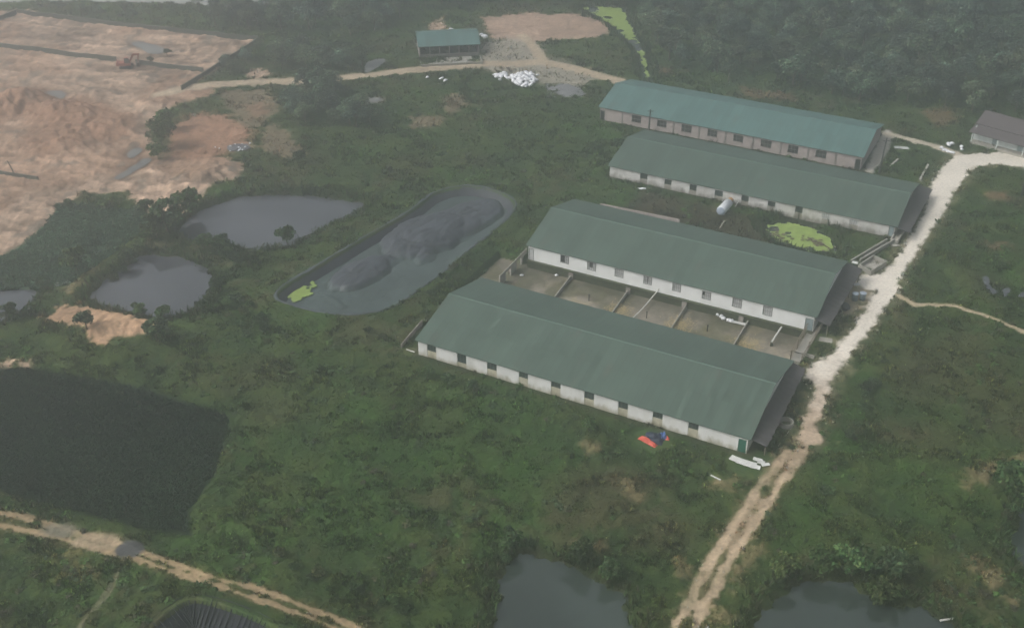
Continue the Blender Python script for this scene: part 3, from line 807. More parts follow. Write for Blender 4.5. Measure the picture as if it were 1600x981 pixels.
def build_shed(i, label, M_wall, M_roof, wins, doors, style, awn=None, piers=()):
    x, y, L, W, he, hr = SHEDS[i]
    root = thing('livestock_shed', label, 'shed', (x, y, 0), YAW, 'long green roofed sheds beside the gravel road')
    rf = roof_mesh(L, W, he, hr).build('roof', M_roof, root)
    MB().hexa([(-.02,W/2-.22,hr+.035),(L+.02,W/2-.22,hr+.035),(L+.02,W/2+.22,hr+.035),(-.02,W/2+.22,hr+.035)],
              [(-.02,W/2-.03,hr+.13),(L+.02,W/2-.03,hr+.13),(L+.02,W/2+.03,hr+.13),(-.02,W/2+.03,hr+.13)]).build('ridge_cap', M_ridge if M_roof is M_roofg else M_rooft, rf)
    x0, x1, y0, y1 = .4, L - .45, .35, W - .35
    slope = (hr - he) / (W / 2)
    zt = he + slope * y0 - .02
    z0 = -.05 if i != 1 else .35
    zb = -.3
    # openings sorted along the near wall
    ops = []
    for kind, lst in (('w', wins), ('d', doors)):
        for o in lst:
            a, b_ = on_wall(i, o[0], o[2])[0], on_wall(i, o[1], o[2])[0]
            zz = (on_wall(i, (o[0]+o[1])/2, o[2])[1], on_wall(i, (o[0]+o[1])/2, o[3])[1])
            ops.append((max(a, x0 + .1), min(b_, x1 - .12), min(zz[0], zt - .12), max(zz[1], z0 + .02), kind, o[4] if len(o) > 4 else None))
    ops.sort()
    wall = MB(); T = .2
    cur = x0
    for a, b, tz, bz, kind, ex in ops:
        if style == 'open' and kind == 'w': tz = zt - .04
        wall.box(cur, a, y0, y0 + T, zb, zt)
        if kind == 'w':
            if style in ('grille', 'wide'):
                wall.box(a, b, y0 + .003, y0 + T - .003, zb, bz)
            wall.box(a, b, y0 + .003, y0 + T - .003, tz, zt - .003)
        else:
            wall.box(a, b, y0 + .003, y0 + T - .003, tz, zt - .003)
        cur = b
    wall.box(cur, x1, y0, y0 + T, zb, zt)
    wall.box(x0, x1, y1 - T, y1, zb, zt)                                # far wall
    for xe in (x0, x1 - T):                                             # gable ends
        vs = [(xe, y0 + T + .003, zb), (xe, y1 - T - .003, zb), (xe, y1 - T - .003, zt), (xe, W/2, hr - .05), (xe, y0 + T + .003, zt)]
        vs += [(xe + T, q[1], q[2]) for q in vs]
        wall.add(vs, [(4,3,2,1,0), (5,6,7,8,9), (0,1,6,5), (1,2,7,6), (2,3,8,7), (3,4,9,8), (4,0,5,9)])
    wall.build('wall', M_wall, root)
    for a, b, tz, bz, kind, ex in ops:
        w_ = MB()
        if kind == 'w':
            if style == 'open':
                tz = zt - .045
                MB().box(a + .003, b - .003, y0 + .06, y0 + T - .01, zb, bz).build('sill_panel', M_sill, root)
                wn = w_.box(a + .003, b - .003, y0 + .13, y0 + .16, bz + .003, tz).build('window', M_net, root)
                g = MB()
                for q in np.linspace(a, b, 4)[1:3]: g.box(q - .03, q + .03, y0 + .09, y0 + .125, bz + .003, tz)
                g.build('grille', M_bars, wn)
            elif style == 'grille':
                wn = w_.box(a + .003, b - .003, y0 + .10, y0 + .13, bz + .003, tz - .003).build('window', M_shut, root)
                if ex:
                    MB().box(a + (b-a)*ex[0], a + (b-a)*ex[1], y0 + .085, y0 + .097, bz + (tz-bz)*ex[2], tz - .05).build('open_shutter_gap', M_dark, wn)
                g = MB()
                for q in (0, .25, .5, .75, 1):
                    X = a + .04 + (b - a - .08) * q; r_ = .045 if q in (0, 1) else .02
                    g.box(X - r_, X + r_, y0 - .035, y0 - .002, bz - .02, tz + .02)
                for q in (0, .5, 1):
                    Z = bz + (tz - bz) * q; r_ = .045 if q in (0, 1) else .02
                    g.box(a - .02, b + .02, y0 - .05, y0 - .037, Z - r_, Z + r_)
                g.build('grille', M_bars, wn)
            else:
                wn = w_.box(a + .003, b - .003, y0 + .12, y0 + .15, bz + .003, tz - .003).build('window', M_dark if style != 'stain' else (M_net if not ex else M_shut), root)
                if style == 'stain': MB().box(a + .003, b - .003, y0 + .05, y0 + T - .01, zb, bz).build('sill_panel', M_sill3, root)
                else: MB().box(a - .01, b + .01, y0 - .05, y0 - .003, bz - .09, bz).build('sill', M_pil, wn)
                if style != 'stain':
                    g = MB()
                    MBx = [a + (b - a) * q for q in (.33, .66)]
                    for X in MBx: g.box(X - .03, X + .03, y0 + .06, y0 + .11, bz + .003, tz - .003)
                    g.box(a + .003, b - .003, y0 + .04, y0 + .058, (bz + tz)/2 - .04, (bz + tz)/2 + .04)
                    g.build('window_frame', M_pil, wn)
                else:
                    g = MB()
                    for q in np.linspace(a, b, 5)[1:4]: g.box(q - .02, q + .02, y0 + .06, y0 + .10, bz + .003, tz - .003)
                    g.build('grille', M_bars, wn)
        else:
            dm = {'green': M_gdoor, 'steel': M_tdoor, 'dark': M_dark, 'white': M_shut}[ex]
            dr = w_.box(a + .05, b - .05, y0 + .05, y0 + .1, max(bz, z0) + .01, tz - .04).build('door', dm, root)
            g = MB()
            for X in (a + .025, b - .025): g.box(X - .04, X + .04, y0 - .03, y0 + .047, max(bz, z0), tz)
            g.box(a + .07, b - .07, y0 - .03, y0 + .047, tz - .06, tz - .003)
            g.build('door_frame', M_bars if ex != 'green' else M_white, dr)
            if bz > z0 - .3 + .1:
                MB().box(a + .003, b - .003, y0 + .003, y0 + T - .003, zb, max(bz, z0)).build('threshold', M_conc, dr)
    MB().box(x0 + T, x1 - T - .003, y0 + T, y1 - T, z0 - .1 if i != 1 else .2, z0 + .06 if i != 1 else .4).build('floor', M_conc, root)
    if piers:
        for p in piers:
            a = on_wall(i, *p)[0]
            MB().box(a - .13, a + .13, y0 - .12, y0 - .002, zb, zt - .06).build('pilaster', M_pil, root)
    if awn:
        # lean-to on the right gable: inner and outer corners as (along past the gable, across, height)
        (b0, b1, out0, out1, zi, zo) = awn
        m = MB(); n = 30
        vs, fs = [], []
        X0 = x1 + .01
        for k in range(n + 1):
            t = k / n
            bb = b0 + (b1 - b0) * t
            oo = out0 + (out1 - out0) * t + random.uniform(-.09, .09)
            rp = .02 if k % 2 else 0
            vs += [(X0, bb, zi + rp), (X0 + oo, bb, zo + rp), (X0, bb, zi + rp - .06), (X0 + oo, bb, zo + rp - .06)]
        for k in range(n):
            q = 4 * k
            fs += [(q, q+1, q+5, q+4), (q+2, q+6, q+7, q+3), (q+1, q+3, q+7, q+5), (q, q+4, q+6, q+2)]
        fs += [(0, 2, 3, 1), (4*n, 4*n+1, 4*n+3, 4*n+2)]
        ar = m.add(vs, fs).build('awning', M_fibre, root)
        for t in (.03, .36, .68, .97):
            bb = b0 + (b1 - b0) * t; oo = out0 + (out1 - out0) * t - .35
            MB().box(X0 + oo - .06, X0 + oo + .06, bb - .06, bb + .06, -.3, zo + .1 - .06 + (zi - zo) * .1).build('awning_post', M_timber, ar)
    return root

wins1 = [(667,681,538,549.5),(714.4,728.4,560,567.5),(761,776,570,578),(810.6,825,583,591),(861,876,598,606),(913,928.6,613,624),(966,981.6,630,639),(1020,1036,645,654),(1075.7,1092,663,671)]
wins1 = [(a, b, c, d) for a, b, c, d in wins1]
s1 = build_shed(0, 'nearest green roofed shed with dark openings under the eave and a green corner door', M_white, M_roofg, wins1, [(1153.5,1169.5,686,709,'green')], 'open', awn=(.6, 21.2, 2.6, 2.3, 2.55, 1.95))
wins2 = [(876,889,399.5,411,(0.02,.5,.05)),(918,931.5,410,422,(.25,.6,.3)),(961,974.5,421,432.5),(1006,1019,432,444,(.4,.55,.1)),(1051,1064.5,443,455),(1097.5,1111.5,456,467.5,(.03,.3,.45)),(1145,1160,467,480),(1193,1208,479,493)]
s2 = build_shed(1, 'green roofed shed with a clean white wall and barred windows above the mud pens', M_white2, M_roofg, wins2, [(824.5,834,388,407,'white'),(1259,1272,498,517,'steel')], 'grille', awn=(-.1, 20.3, 2.5, 3.0, 3.0, 2.35))
wins3 = [(1000.5,1012,271,280),(1038.5,1049.5,281,289),(1078,1089,289,298),(1117,1130,298,307),(1159,1170.5,306,315),(1200,1212,315,323),(1243,1255,323,333),(1285,1298,334,343,1),(1328,1342,344,352,1)]
s3 = build_shed(2, 'green roofed shed with a stained wall beside the lime green duckweed pond', M_white3, M_roofg, wins3, [(1390,1401,353,370,'steel')], 'stain', awn=(.3, 20.4, 2.6, 3.0, 2.3, 1.8))
wins4 = [(987,1002,181,192),(1027,1042,189,199),(1065,1081,196,207),(1106,1121,203.5,214),(1146,1162,212,222),(1189,1206,220,230.5),(1231.7,1248,228,240),(1275,1292,236,247)]
s4 = build_shed(3, 'farthest long shed with a teal roof and bare block wall with wide windows', M_block, M_rooft, wins4, [(938.5,945,173,189,'dark'),(1337,1347,249,266,'dark')], 'wide', piers=[(972,180),(1014,190),(1052,200),(1092,206),(1133,214),(1176,222),(1219,232),(1262,240),(1305,248)])

# ledge and mossy plinth under the second shed's white wall, with piers: parts of that shed
L2 = SHEDS[1][2]
MB().box(.3, L2 - .4, -.25, .347, .18, .36).build('ledge', M_moss, s2)
MB().box(.4, L2 - .5, .05, .34, -1.6, .177).build('plinth', M_moss, s2)
for px in (893, 983, 1073, 1165):
    a = on_wall(1, px, 450)[0]
    MB().box(a - .4, a + .4, -.2, .047, -1.6, .177).build('pier', M_pil, s2)
# loose low walls behind the second shed's far eave

# ------------------------------------------------------------------ lined lagoon with a floating gas cover
def bank_ring(name, P, z_rim, z_bot, run, m, parent, lip=.7):
    mb = MB(); n = len(P)
    rings = []
    for d, z in ((0, z_rim + .12), (-run * .35, z_rim - (z_rim - z_bot) * .33), (-run * .7, z_rim - (z_rim - z_bot) * .7), (-run, z_bot)):
        Q = offset_poly(P, d)
        wv = fbm(Q[:, 0], Q[:, 1], .9, 71) - .5
        rings.append([(q[0], q[1], z + wv[k] * .28) for k, q in enumerate(Q)])
    for r in rings: mb.v += [tuple(map(float, q)) for q in r]
    for j in range(len(rings) - 1):
        for k in range(n):
            a, b = j * n + k, j * n + (k + 1) % n
            mb.f.append((a, b, b + n, a + n))
    return mb.build(name, m, parent, True)

lc = LAG.mean(0)
lag = thing('lined_lagoon', 'long dark sheet lined lagoon with gas bulges under its cover', 'lagoon', (float(lc[0]), float(lc[1]), 0))
Ll = LAG - lc
rm = MB(); nn = len(Ll); rr_ = []
for d, z in ((.55, .5), (.32, .86), (.05, .92), (-.14, .84)):
    Q = offset_poly(Ll, d); wv = fbm(Q[:, 0], Q[:, 1], .9, 71) - .5; w2 = fbm(Q[:, 0], Q[:, 1], .5, 75) - .5
    Q = offset_poly(Ll, d) + (w2 * .5)[:, None] * (Q - Ll) / (np.linalg.norm(Q - Ll, axis=1)[:, None] + 1e-6)
    rm.v += [(float(q[0]), float(q[1]), float(z + wv[k] * .28)) for k, q in enumerate(Q)]
for j in range(3):
    for k in range(nn):
        a, b = j * nn + k, j * nn + (k + 1) % nn
        rm.f.append((a, b, b + nn, a + nn))
rm.build('rim', mat('lit_lip_liner', (.060,.070,.080), .75, .25, .8, spec=.25), lag, True)  # liner in a paler tone: light caught by the folded lip, painted in
lnr = bank_ring('liner', Ll, .72, -1.6, 2.5, M_liner, lag)
bulges = []   # place, long radius, short radius, height, heading
def bul(px, py, ra, rb, h, p2):
    c = G(px, py, -.9)[:2] - lc; q = G(*p2, -.9)[:2] - lc
    bulges.append((c, ra, rb, h, math.atan2(*(q - c)[::-1])))
bul(660, 372, 8.5, 6.6, 1.95, (720, 335)); bul(712, 350, 12.0, 5.2, 1.35, (760, 325)); bul(690, 362, 9.0, 5.5, .5, (740, 333))
bul(566, 430, 6.5, 3.8, 1.35, (600, 410)); bul(594, 414, 6.5, 2.4, .85, (625, 400)); bul(668, 404, 3.0, 1.5, .75, (680, 392))
bul(520, 471, 4.0, .7, .22, (535, 478))
g = .34
lo, hi = Ll.min(0) - 1, Ll.max(0) + 1
xs, ys = np.arange(lo[0], hi[0], g), np.arange(lo[1], hi[1], g)
XX, YY = np.meshgrid(xs, ys); X_, Y_ = XX.ravel(), YY.ravel()
Z_ = np.full(X_.shape, -.72)
bump_ = np.zeros_like(Z_); fold = np.zeros_like(Z_)
wx, wy = X_ + (fbm(X_, Y_, .25, 81) - .5) * 1.8, Y_ + (fbm(X_, Y_, .25, 85) - .5) * 1.8
for c, ra, rb, h, th in bulges:
    dx, dy = wx - c[0], wy - c[1]
    u = (dx * math.cos(th) + dy * math.sin(th)) / ra; v = (-dx * math.sin(th) + dy * math.cos(th)) / rb
    q = np.clip(1 - (u * u + v * v), 0, 1)
    crisp = .45 if rb > 3 else .8
    bump_ = np.hypot(bump_, h * q ** crisp)
    rho = np.sqrt(u * u + v * v)
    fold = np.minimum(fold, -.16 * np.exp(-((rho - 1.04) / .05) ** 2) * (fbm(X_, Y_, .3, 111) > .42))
rid = 1 - np.abs(fbm(X_ + 3 * fbm(X_, Y_, .2, 91), Y_, .22, 95, 3) - .5) * 2
along = wx * math.cos(.9) + wy * math.sin(.9); across = -wx * math.sin(.9) + wy * math.cos(.9)
crease = np.clip(1 - np.abs(fbm(along * .35, across * 1.6, .6, 181, 2) - .5) * 14, 0, 1)
Z_ = Z_ + bump_ + fold - crease * (.05 + .20 * np.clip(bump_, 0, 1)) + np.clip(rid - .93, 0, 1) * 2.2 * (.25 + bump_ * .35) + (fbm(X_, Y_, .5, 97) - .5) * .14 + np.clip(1 - np.abs(fbm(X_ * .6 + Y_ * .4, Y_ * 1.4 - X_ * .5, .55, 117, 3) - .5) * 9, 0, 1) * (.015 + .07 * np.clip(bump_, 0, 1.2))
s_ = sdist(X_, Y_, Ll)
# a film of algae water lies on the flat sheet; the bulges stand dry and dusty
dry = sstep(.15, .8, bump_ + (fbm(X_, Y_, .6, 99) - .5) * .3)[:, None]
cov_c = np.array((.058,.078,.076)) * (1 - dry) + np.array((.054,.060,.072)) * dry
cov_c = cov_c * (.72 + .56 * fbm(X_, Y_, .22, 105, 4))[:, None] * np.where(fold < -.12, .6, 1)[:, None]  # folds round the bulges darkened: crease shade painted into the colour
nx = len(xs)
idx = (np.arange(len(ys) - 1)[:, None] * nx + np.arange(nx - 1)[None, :]).ravel()
F = np.stack([idx, idx + 1, idx + 1 + nx, idx + nx], 1)
F = F[(s_[F] > .9).all(1)]
used, inv = np.unique(F, return_inverse=True)
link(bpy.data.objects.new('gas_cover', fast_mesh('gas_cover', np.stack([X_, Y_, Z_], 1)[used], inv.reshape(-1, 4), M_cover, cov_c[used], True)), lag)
dw = mat_of_weed('duckweed', GP([(444,466),(449,452),(462,445),(474,437),(492,433),(494,446),(484,460),(474,468),(456,471)], -.5), -.50, .84, 12)
dw.location = (-lc[0], -lc[1], 0); dw.parent = lag; dw['kind'] = 'stuff'

l2c = LINER2.mean(0)
lag2 = thing('lined_pit', 'pit lined with black pleated sheet at the lower edge of the picture', 'pit', (float(l2c[0]), float(l2c[1]), 0))
P2 = LINER2 - l2c
M_pit = mat('pit_liner', (.022,.024,.030), .72, .25, 1.5, spec=.2, bump=.3)
bank_ring('liner', offset_poly(P2, .4), .42, -3.0, 5.4, M_pit, lag2, .5)
mb = MB()
for k in range(0, len(P2)):          # pleats running down the bank
    a, b = P2[k], offset_poly(P2, -4.6)[k]
    a = a * (1 + random.uniform(-.012, .012)); q_ = random.uniform(.04, .13)
    mb.tube([(*a, .6), (*(a*.6 + b*.4), -.80), (*b, -2.74)], [q_ * .4, q_, q_], 6)
mb.build('pleat', M_pit, lag2, True)
sh = sheet('pit_water', offset_poly(P2, -3.4), -2.2, M_w1); sh.parent = lag2

# ------------------------------------------------------------------ pens between the first two sheds
def lowwall(name, px0, px1, z, th, h, m, label, cat, group=None, zb=None):
    a, b = G(*px0, z), G(*px1, z)
    c = (a + b) / 2
    r = MB().wallseg(a - c, b - c, th, (zb if zb is not None else z - h), z).build(name, m, None, loc=(float(c[0]), float(c[1]), 0))
    return tag(r, label, cat, group)
for k, (p0, p1, lb) in enumerate((
    ((896,425), (866,464), 'low pen divider wall nearest the broken side fence'),
    ((984,449), (955,489), 'low pen divider wall left of the long pale pipe'),
    ((1074,473), (1048,513), 'low pen divider wall right of the long pale pipe'),
    ((1170,499), (1145,540), 'low pen divider wall beside the lying white slab'))):
    lowwall('pen_divider', p0, p1, -.45, .16, .7, M_conc, lb, 'wall', 'low walls dividing the mud pens')
for (px, py), lb in zip(((920,470),(1010,497),(1105,518)), ('short dark post in the leftmost mud pen', 'short dark post in the pen crossed by the pale pipe', 'short dark post in the pen with the white sacks')):
    p = G(px, py, PENZ)
    m = MB().box(-.09, .09, -.09, .09, -.2, 1.35).box(-.16, .16, -.05, .05, 1.1, 1.2)
    tag(m.build('pen_post', M_pole, None, loc=(p[0], p[1], PENZ)), lb, 'post', 'posts in the mud pens')
pts = [G(1037,440,2.0), G(1026,456,.6), G(1010,475,-.5), G(998,488,-.7), G(985,500,-.7)]
tag(MB().tube(pts, .09, 8).build('drain_pipe', M_pipe), 'long pale drain pipe slanting from the barred white wall into a pen', 'pipe')
pts = [G(1221,511,.1), G(1206,534,-.4)]
t = thing('trough_pipe', 'short pale trough pipe on a dark stub in the right end pen', 'pipe', tuple(pts[1]))
o = MB().tube([p - pts[1] for p in pts], .16, 8).build('pipe', M_pipe, t)
MB().box(-.2, .2, -.2, .2, -1.0, -.16).build('stub', M_moss, t)
for k, (px, py) in enumerate(((1122,491),(1127,494),(1130,497),(1138,500),(1143,501))):
    p = G(px, py, PENZ + .3)
    o = MB().blobm((0,0,0), (.42,.3,.3), 8, 6, .25, k).build('feed_sack', M_sack, None, True, loc=(p[0], p[1], PENZ + .28))
    tag(o, 'white sack lying against the mossy wall of the pens', 'sack', 'white sacks in the pens')
p = G(1155, 505, PENZ + .2)
o = MB().box(-1.1, 1.1, -.3, .3, -.06, .06).build('white_slab', M_panel, None, loc=(p[0], p[1], PENZ + .25)); o.rotation_euler = (0, 0, YAW + .05)
tag(o, 'white slab lying beside the sacks in the pen', 'slab')
for (px, py, n) in ((797,419,0),(815,431,1),(870,431,2)):
    p = G(px, py, PENZ)
    o = MB().blobm((0,0,.15), (.38,.26,.15), 8, 4, .35, 40 + n).build('paper_scrap', M_sack, None, True, loc=(p[0], p[1], PENZ))
    tag(o, 'small white scrap lying in the pen by the broken side fence', 'scrap', 'white scraps in the corner pen')
def straw_patch(px, py, r, z, n, seed):
    rr = np.random.default_rng(seed); p = G(px, py, z); V, F, = [], []
    for k in range(n):
        a, l_ = rr.uniform(0, 6.28), rr.uniform(.3, .8)
        c = np.array([p[0], p[1], z + .04 + rr.uniform(0, .25)]) + np.array([*rr.normal(0, r * .5, 2), 0])
        d = np.array([math.cos(a), math.sin(a), rr.uniform(-.2, .2)]) * l_ / 2
        w_ = np.array([-math.sin(a), math.cos(a), 0]) * .05
        i = len(V); V += [c - d - w_, c - d + w_, c + d + w_, c + d - w_]; F.append((i, i+1, i+2, i+3))
    o = link(bpy.data.objects.new('straw', fast_mesh('straw', V, F, M_straw)))
    return setting(o, 'stuff')
straw_patch(968, 486, 2.0, PENZ, 260, 1); straw_patch(1062, 508, 2.4, PENZ, 220, 2); straw_patch(1165, 541, 2.4, PENZ, 220, 3)

# side fence of concrete panels at the left end of the pens
a, b = G(781,447,-1.0), G(822,404,-1.0)
c = (a + b) / 2; d = (b - a)[:2]; Lf = np.linalg.norm(d); ang = math.atan2(d[1], d[0])
t = thing('panel_fence', 'broken concrete panel fence closing the left end of the pens', 'fence', (c[0], c[1], -1.0), ang)
n = 5
for k in range(n + 1):
    X = -Lf/2 + Lf * k / n
    MB().box(X - .12, X + .12, -.12, .12, -.4, 2.1).build('post', M_concp, t)
for k in range(n):
    X0, X1 = -Lf/2 + Lf*k/n + .124, -Lf/2 + Lf*(k+1)/n - .124
    if k in (1, 3): MB().box(X0, X1, -.05, .05, 1.45, 2.0).build('panel', M_conc, t)
    else: MB().box(X0, X1, -.05, .05, -.3, 2.0).build('panel', M_conc, t)

# walkway with timber rails closing the right end of the pens
a, b = G(1243,563,.3), G(1276,508,.3)
c = (a + b) / 2; d = (b - a)[:2]; Lf = np.linalg.norm(d); ang = math.atan2(d[1], d[0])
t = thing('railed_walkway', 'concrete walkway with weathered timber rails between the two nearest sheds', 'walkway', (c[0], c[1], 0), ang)
MB().box(-Lf/2, Lf/2, -.75, .75, -1.4, .2).build('deck', M_conc, t)
for s in (-.85, .85):
    for k in range(4):
        X = -Lf/2 + .3 + (Lf - .6) * k / 3
        MB().box(X - .08, X + .08, s - .08, s + .08, -1.2, 1.75).build('post', M_timber, t)
    for z in (.85, 1.6):
        MB().tube([(-Lf/2, s * 1.12, z), (Lf/2, s * 1.12, z)], .085, 6).build('rail', M_timber, t)
MB().box(-Lf/2, Lf/2, -2.0, -.95, -1.3, -.55).build('drain_channel', M_moss, t)
p = G(1290, 531, .1)
o = MB().box(-1.0, 1.0, -.6, .6, -.1, .14).build('concrete_slab', M_concp, None, loc=(p[0], p[1], .02)); o.rotation_euler = (0, 0, YAW + .12)
tag(o, 'pale concrete slab lying between the railed walkway and the gravel road', 'slab')
p = G(1265, 556, .3)
t = thing('water_trough', 'small pale water trough at the foot of the railed walkway', 'trough', (p[0], p[1], 0), YAW)
MB().box(-.7,.7,-.3,.3,-.05,.2).box(-.7,.7,-.3,-.22,.203,.45).box(-.7,.7,.22,.3,.203,.45).box(-.7,-.62,-.217,.217,.203,.45).box(.62,.7,-.217,.217,.203,.45).build('basin', M_concp, t)
MB().tube([(-.9,0,.35),(-2.4,0,.35)], .06, 6).build('inlet_pipe', M_pole, t)

# ------------------------------------------------------------------ open concrete tank and walled channel by the second awning
Q = [G(x, y, 1.0)[:2] for x, y in ((1343,413),(1365,398.5),(1385,407.5),(1361,423))]
c = sum(Q) / 4
t = thing('open_tank', 'open square concrete tank with pale silt inside beside the gravel road', 'tank', (c[0], c[1], 0))
for k in range(4):
    a, b = Q[k] - c, Q[(k+1) % 4] - c
    dd = (b - a) / np.linalg.norm(b - a)
    MB().wallseg(a - dd * (.11 if k % 2 else -.115), b + dd * (.11 if k % 2 else -.115), .22, -.3, 1.0).build('side_wall', M_conc, t)
me = bpy.data.meshes.new('silt'); me.from_pydata([(*(q - c), .28) for q in Q], [], [(0,1,2,3)]); me.materials.append(MATS['pale_concrete'])
link(bpy.data.objects.new('silt', me), t)
for nm, p0, p1, lb in (('channel_wall',(1330,406),(1386,373),'outer low wall of the concrete channel running up to the stained shed'),
                       ('channel_wall',(1344,405),(1398,373),'inner low wall of the concrete channel next to the open tank')):
    lowwall(nm, p0, p1, .75, .25, 1.0, M_conc, lb, 'wall', 'low walls of the concrete channel')
a, b = G(1334,409,.2), G(1391,374,.2)
m = MB().wallseg(a, b, 1.5, -.2, .12); tag(m.build('channel_bed', M_conc), 'concrete bed between the two low channel walls', 'channel')
p = G(1336, 410, .9); o = MB().box(-.5,.5,-.35,.35,-.03,.09).build('white_cover_board', M_panel, None, loc=(p[0], p[1], .82)); o.rotation_euler=(0,0,YAW)
tag(o, 'white lid lying on the end of the channel by the second awning', 'lid')
p = at(1399, 384); o = MB().blobm((0,0,.1),(.9,.5,.16),9,4,.2,3).build('stone_slab', M_concp, None, True, loc=tuple(p))
tag(o, 'pale flat stone on the grass above the open tank', 'stone')
# drinking trough at the corner of the third shed
a, b = G(1397,376,.5), G(1412,352,.5)
c = (a + b)/2; ang = math.atan2(*(b-a)[:2][::-1]); Lf = np.linalg.norm((b-a)[:2])
t = thing('stone_trough', 'long grey stone trough at the corner of the stained shed', 'trough', (c[0], c[1], 0), ang)
MB().box(-Lf/2,Lf/2,-.7,.7,-.2,.25).box(-Lf/2,Lf/2,-.7,-.5,.253,.7).box(-Lf/2,Lf/2,.5,.7,.253,.7).box(-Lf/2,-Lf/2+.2,-.497,.497,.253,.7).box(Lf/2-.2,Lf/2,-.497,.497,.253,.7).build('basin', M_concp, t)

# drums, tub, well ring
def lathe(mb, prof, n=18):
    vs = [(r*math.cos(2*math.pi*k/n), r*math.sin(2*math.pi*k/n), z) for r, z in prof for k in range(n)]
    fs = [(j*n+k, j*n+(k+1)%n, (j+1)*n+(k+1)%n, (j+1)*n+k) for j in range(len(prof)-1) for k in range(n)]
    return mb.add(vs, fs)
for (px, py), lb in (((1335,469),'grey blue drum on the left of the pair beside the road'), ((1347,468.5),'grey blue drum on the right of the pair beside the road')):
    p = at(px, py)
    t = thing('plastic_drum', lb, 'drum', tuple(p), .4, 'drums beside the gravel road')
    lathe(MB(), [(.0,.0),(.46,.0),(.5,.1),(.5,.42),(.53,.45),(.5,.48),(.5,.85),(.53,.88),(.5,.91),(.48,1.3)]).build('body', mat('drum_plastic' , (.10,.13,.15), .5, .2, 2), t, True)
    lathe(MB(), [(.55,1.26),(.57,1.34),(.5,1.38),(0,1.38)]).build('lid', MATS['tank_end'], t, True)
p = at(1318, 484)
t = thing('rubber_tub', 'black rubber tub tipped on the grass below the drums', 'tub', (p[0], p[1], p[2] + .25), .8)
o = lathe(MB(), [(0,.05),(.5,.05),(.75,.75),(.8,.75),(.55,-.02),(0,-.02)]).build('shell', M_black, t, True); o.rotation_euler = (R(28), 0, 0)
p = at(1310, 488); o = MB().blobm((0,0,.3),(.55,.45,.35),9,5,.25,9).build('rubbish_bag', M_black, None, True, loc=tuple(p)); tag(o, 'black rubbish bag beside the tipped tub', 'bag')
p = at(1228, 664)
o = lathe(MB(), [(1.0,-.1),(1.0,.75),(.84,.75),(.84,-.3),(0,-.3)], 24).build('well_ring', MATS['concrete'], None, loc=tuple(p)); tag(o, 'round open well ring on the grass beside the nearest shed awning', 'well')
p = at(1338, 445); o = MB().box(-.6,.6,-.35,.35,0,.12).build('white_board', M_panel, None, loc=(p[0],p[1],p[2]+.02)); o.rotation_euler=(0,0,.3); tag(o, 'small white board on the ground behind the drums', 'board')
pts = [at(1240,664), at(1228,680), at(1216,697)]
tag(MB().tube([q + np.array([0,0,.06]) for q in pts], .05, 6).build('hose', M_pipe), 'thin pale hose running down from the well ring', 'hose')

# white cylinder tank with rusty pump
a, b = G(1126,331,.95), G(1138,318,.95)
d = (b - a)[:2]; Lt = max(3.3, float(np.linalg.norm(d))); ang = math.atan2(d[1], d[0]); c = (a + b) / 2
zt = height(c[0], c[1])
t = thing('cylinder_tank', 'white lying cylinder tank in the weeds beside the stained shed', 'tank', (c[0], c[1], zt), ang)
MB().tube([(-Lt/2,0,1.05),(-Lt/2+.1,0,1.05),(Lt/2,0,1.05)], [.83,.87,.87], 22).build('shell', M_tank, t, True)
MB().tube([(-Lt/2-.22,0,1.05),(-Lt/2-.12,0,1.05),(-Lt/2-.004,0,1.05)], [.4,.74,.83], 20).build('end_cap', M_tankg, t, True)
for X in (-Lt*.3, Lt*.3): MB().box(X-.12, X+.12, -.7, .7, -.3, .2).build('cradle', M_conc, t)
p = G(1141, 313, .8)
t = thing('rusty_pump', 'rusty orange pump at the end of the white cylinder tank', 'pump', (p[0], p[1], height(p[0], p[1])), ang)
MB().tube([(-.5,0,.75),(.5,0,.75)], .5, 12).build('motor', M_pump, t, True)
MB().box(-.7,.7,-.5,.5,-.2,.22).build('base', M_conc, t)
MB().tube([(.5,0,.75),(1.2,.1,1.0),(2.2,.3,1.6)], .12, 8).build('outlet_pipe', M_pipe, t)
pts = [at(1148,325) + np.array([0,0,.2]), G(1156,311,.9)]
tag(MB().tube(pts, .08, 6).build('leaning_pipe', M_pipe), 'pale pipe leaning on the stained shed beside the pump', 'pipe')
pts = [at(1124,359) + np.array([0,0,.3]), at(1131,352) + np.array([0,0,.9])]
tag(MB().tube(pts, .07, 6).build('wooden_stick', M_stone), 'short pale stick in the brown weeds behind the second roof', 'stick')
o = lowwall('brick_wall', (938,318), (1062,343), .9, .2, 1.2, M_block, 'low crumbling block wall behind the roof with the clean white wall', 'wall')
p = at(1003, 296); o = MB().blobm((0,0,.15),(.9,.4,.2),9,4,.35,5).build('paper_scrap', M_sack, None, True, loc=tuple(p)); tag(o, 'white scrap in the weeds below the stained shed wall', 'scrap')

